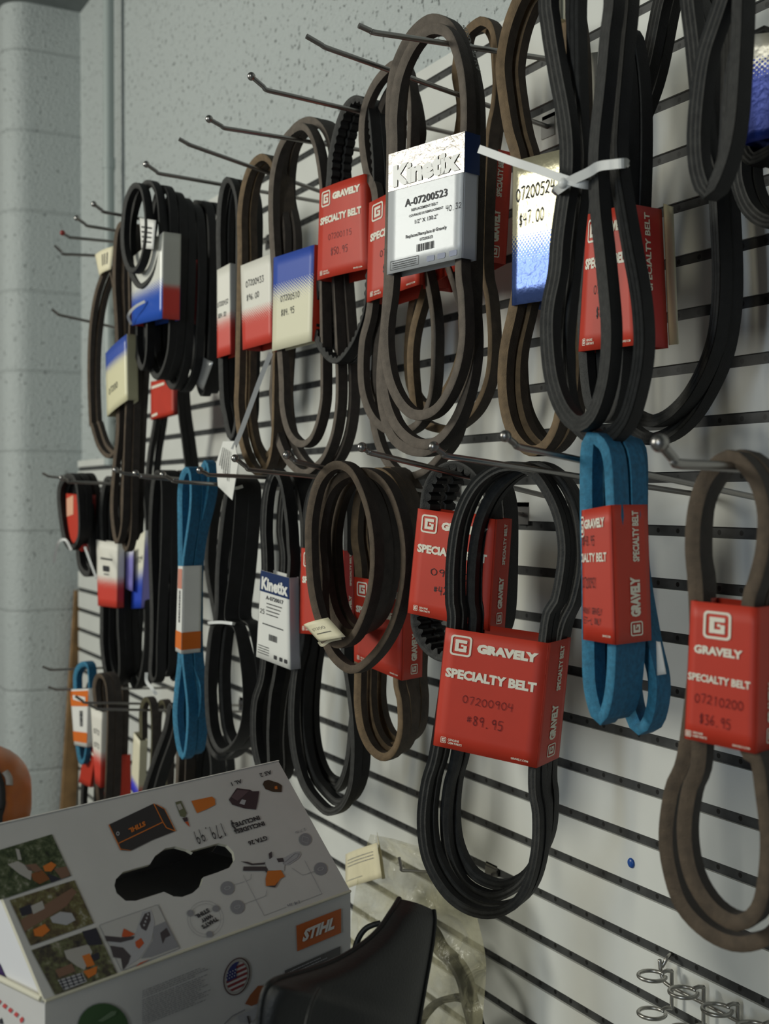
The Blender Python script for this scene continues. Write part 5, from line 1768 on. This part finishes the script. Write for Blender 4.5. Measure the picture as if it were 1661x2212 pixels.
Lb = [(800, 1802), (785, 1850), (770, 1910), (760, 1980), (757, 2060), (757, 2150), (760, 2300)]
Rb = [(850, 1812), (960, 1850), (1010, 1920), (1035, 2000), (1050, 2080), (1045, 2170), (1035, 2300)]
Lb, Rb = smooth2(Lb, 4), smooth2(Rb, 4)
rnd = random.Random(4)
for side, off0 in (('bag_front', 0.0), ('bag_back', -.035)):
    rows = []
    for i in range(len(Lb)):
        row = []
        for j in range(25):
            u = j / 24
            x = Lb[i][0] * (1 - u) + Rb[i][0] * u
            y = Lb[i][1] * (1 - u) + Rb[i][1] * u
            e = math.sin(math.pi * u)
            w_ = .007 * math.sin(7 * u + .9 * i) + .006 * math.sin(13 * u - .5 * i + 1) + rnd.uniform(-.002, .002)
            row.append(bp_.p(x, y, (off0 * e + w_ * (.4 + .6 * e)) + (.012 * e if off0 == 0 else 0)))
        rows.append(row)
    mb = MB()
    mb.grid(rows, FILM)
    mb.build(side, bag)
def plab(lb, fn):
    for i in range(3):
        put_dash(lb, fn, .12, .9, .78 - .09 * i, .02, GREYI, 60 + i)
    put_dash(lb, fn, .08, .6, .2, .015, GREYI, 66)
lbpl = hang(790, 1860, .105, -12)
paper(bag, lbpl, tr('c3', (320, 318), (545, 235), (580, 485), (318, 568)), 0, CRM, 'cream_label', .004, plab)
paper(bag, hang(828, 1850, .105, 40), tr('c3', (545, 158), (580, 300), (605, 490), (580, 495)), 0.002, CRM, 'folded_flap', .001)
root, plb = belt('black belt inside the clear plastic bag', .078, 8, [
    ([(905, 2010), (935, 2055), (965, 2085), (985, 2120), (996, 2170), (1008, 2230), (1000, 2330), (940, 2360), (860, 2330), (830, 2240), (835, 2130), (860, 2050)], 0, 1),
    ([(900, 2230), (925, 2180), (960, 2160), (1000, 2165), (1030, 2240), (1000, 2320), (930, 2310)], .012, 0)], 'black', w=.011, t=.0075, group=None)
hook((862, 1852), (868, 1880), (905, 1893), 'small dark wire hook poking through the clear plastic bag', False, r=.0018, d_tip=.125)

# ------------------------------------------------------------------ wire ring rack
rack = None
GALV = mat('galvanised_wire', (.42, .41, .38), .36, 1.0, noise=.15, nscale=60)
WR = .0019
V = [at(*tr('w', p)[0], .010) for p in ((575, 350), (925, 508), (1312, 700))]
stp = (V[2] - V[0]) / 2
V = [V[0], V[0] + stp, V[0] + stp * 2, V[0] + stp * 3, V[0] + stp * 4]
for v in V:
    v[2] = V[0][2]
rack = thing('wire_tool_rack', 'small galvanised wire rack of open rings clipped into the slatwall', 'rack', (V[0][0], 0, V[0][2]))
e0 = at(*tr('w', (540, 160))[0], .0)
dz = .050
low = at(*tr('w', (575, 765))[0], .010)[2]
railz = at(*tr('w', (560, 520))[0], .016)[2]
mb = MB()
x0 = V[0][0] - .010
mb.tube(smooth2([(e0[0], .004, e0[2]), (x0 + .002, -.008, e0[2] + .001), (x0, -.014, e0[2] - .008), (x0, -.016, railz + .020), (x0 + .003, -.016, railz + .006), (x0 + .012, -.016, railz), (V[1][0], -.016, railz), (V[4][0] + .03, -.016, railz)], 5), WR, GALV, 8)
mb.build('rail', rack)
RR = .0125
for i, v in enumerate(V):
    mb = MB()
    mb.tube([(v[0], -.010, v[2]), (v[0], -.010, low)], WR, GALV, 8)
    mb.build('upright', rack)
    for zz in (v[2], low):
        cy = -.010 - .010 - RR
        a0 = math.pi / 2
        pts = [(v[0], -.010, zz), (v[0], -.016, zz + .0015), (v[0] - .002, -.010 - .009, zz)]
        for k in range(0, 23):
            a = a0 - .15 + (2 * math.pi - .55) * k / 22
            pts.append((v[0] - .002 + RR * math.cos(a), cy + RR * math.sin(a), zz - .001))
        mb = MB()
        mb.tube(pts, WR, GALV, 8)
        mb.build('ring', rack)

# ------------------------------------------------------------------ blue pin
mb = MB()
pn = at(1364, 1864, 0)
mb.ball((pn[0], -.0005, pn[2]), .0050, mat('blue_plastic', (.012, .08, .34), .35), 8, 14, (1, .5, 1))
tag(mb.build('push_pin'), 'round blue pin stuck in the bare white slatwall', 'pin')

# ------------------------------------------------------------------ orange helmet
HO = mat('orange_plastic', (.50, .13, .012), .35, noise=.12, nscale=14)
HB = mat('black_strap', (.012, .012, .013), .6)
hc = dep(-62, 1728, 1.9)
hel = thing('safety_helmet', 'orange safety helmet with black straps and buckle behind the white carton', 'helmet', (hc[0], hc[1], SHELF_Z))
vw = RT
dv = np.cross(RT, up)
hr = .092
def hp(a, h, k=1.0):
    """a = way round from the viewer's right, h = -1..1 up the shell"""
    r = math.sqrt(max(0, 1 - abs(h) ** 2.6)) * hr * (1 + .03 * math.cos(10 * a) * (h < .2)) * k
    return hc + vw * r * math.cos(a) + dv * r * math.sin(a) * 1.1 + up * h * .088 * (k if k > 1 else 1)
mb = MB()
mb.grid([[hp(2 * math.pi * j / 40, -1 + 2 * i / 20) for j in range(40)] for i in range(21)], HO, closed_v=True)
mb.build('shell', hel)
def strap(pts, wd, nm, m):
    mb = MB()
    P = [hp(a, h, 1.03) for a, h in smooth2(pts, 5)]
    rws = []
    for i, p in enumerate(P):
        t = P[min(i + 1, len(P) - 1)] - P[max(0, i - 1)]
        o_ = p - hc
        s = np.cross(t, o_)
        s = s / (np.linalg.norm(s) + 1e-9)
        rws.append([p + s * wd / 2, p - s * wd / 2])
    mb.grid(rws, m)
    o = mb.build(nm, hel)
    md = o.modifiers.new('t', 'SOLIDIFY')
    md.thickness = .003
strap([(.9, .95), (.75, .72), (.70, .45), (.72, .15), (.78, -.1)], .010, 'strap', HB)
strap([(.78, -.12), (1.0, -.32), (1.3, -.5), (1.7, -.62)], .012, 'strap', HB)
strap([(.55, .62), (.52, .52), (.55, .40)], .012, 'clip', mat('pale_clip', (.45, .42, .40), .4))
mb = MB()
bq = hp(.88, -.10, 1.05)
s1 = np.cross(up, bq - hc); s1 /= np.linalg.norm(s1)
s2 = (bq - hc) / np.linalg.norm(bq - hc)
mb.hexa([bq - s1 * .013 - up * .014 - s2 * .004, bq + s1 * .013 - up * .014 - s2 * .004, bq + s1 * .013 - up * .014 + s2 * .006, bq - s1 * .013 - up * .014 + s2 * .006,
         bq - s1 * .013 + up * .014 - s2 * .004, bq + s1 * .013 + up * .014 - s2 * .004, bq + s1 * .013 + up * .014 + s2 * .006, bq - s1 * .013 + up * .014 + s2 * .006], HB)
mb.build('buckle', hel)

# counter that carries the carton, seat and helmet, below the frame
pts = [level(-420, 1072 + (1.5 - SHELF_Z) * 2600 / 2.05, SHELF_Z), level(230, 1072 + (1.5 - SHELF_Z) * 2600 / 2.0, SHELF_Z), level(930, 2500, SHELF_Z), level(930, 3100, SHELF_Z), level(-900, 3100, SHELF_Z)]
mb = MB()
cm = mat('counter_top', (.30, .29, .27), .5)
mb.face(pts, cm)
mb.face([p - up * .03 for p in pts][::-1], cm)
for i in range(5):
    j = (i + 1) % 5
    mb.face([pts[i], pts[i] - up * .03, pts[j] - up * .03, pts[j]], cm)
o = mb.build('trim_1')
struct(o)
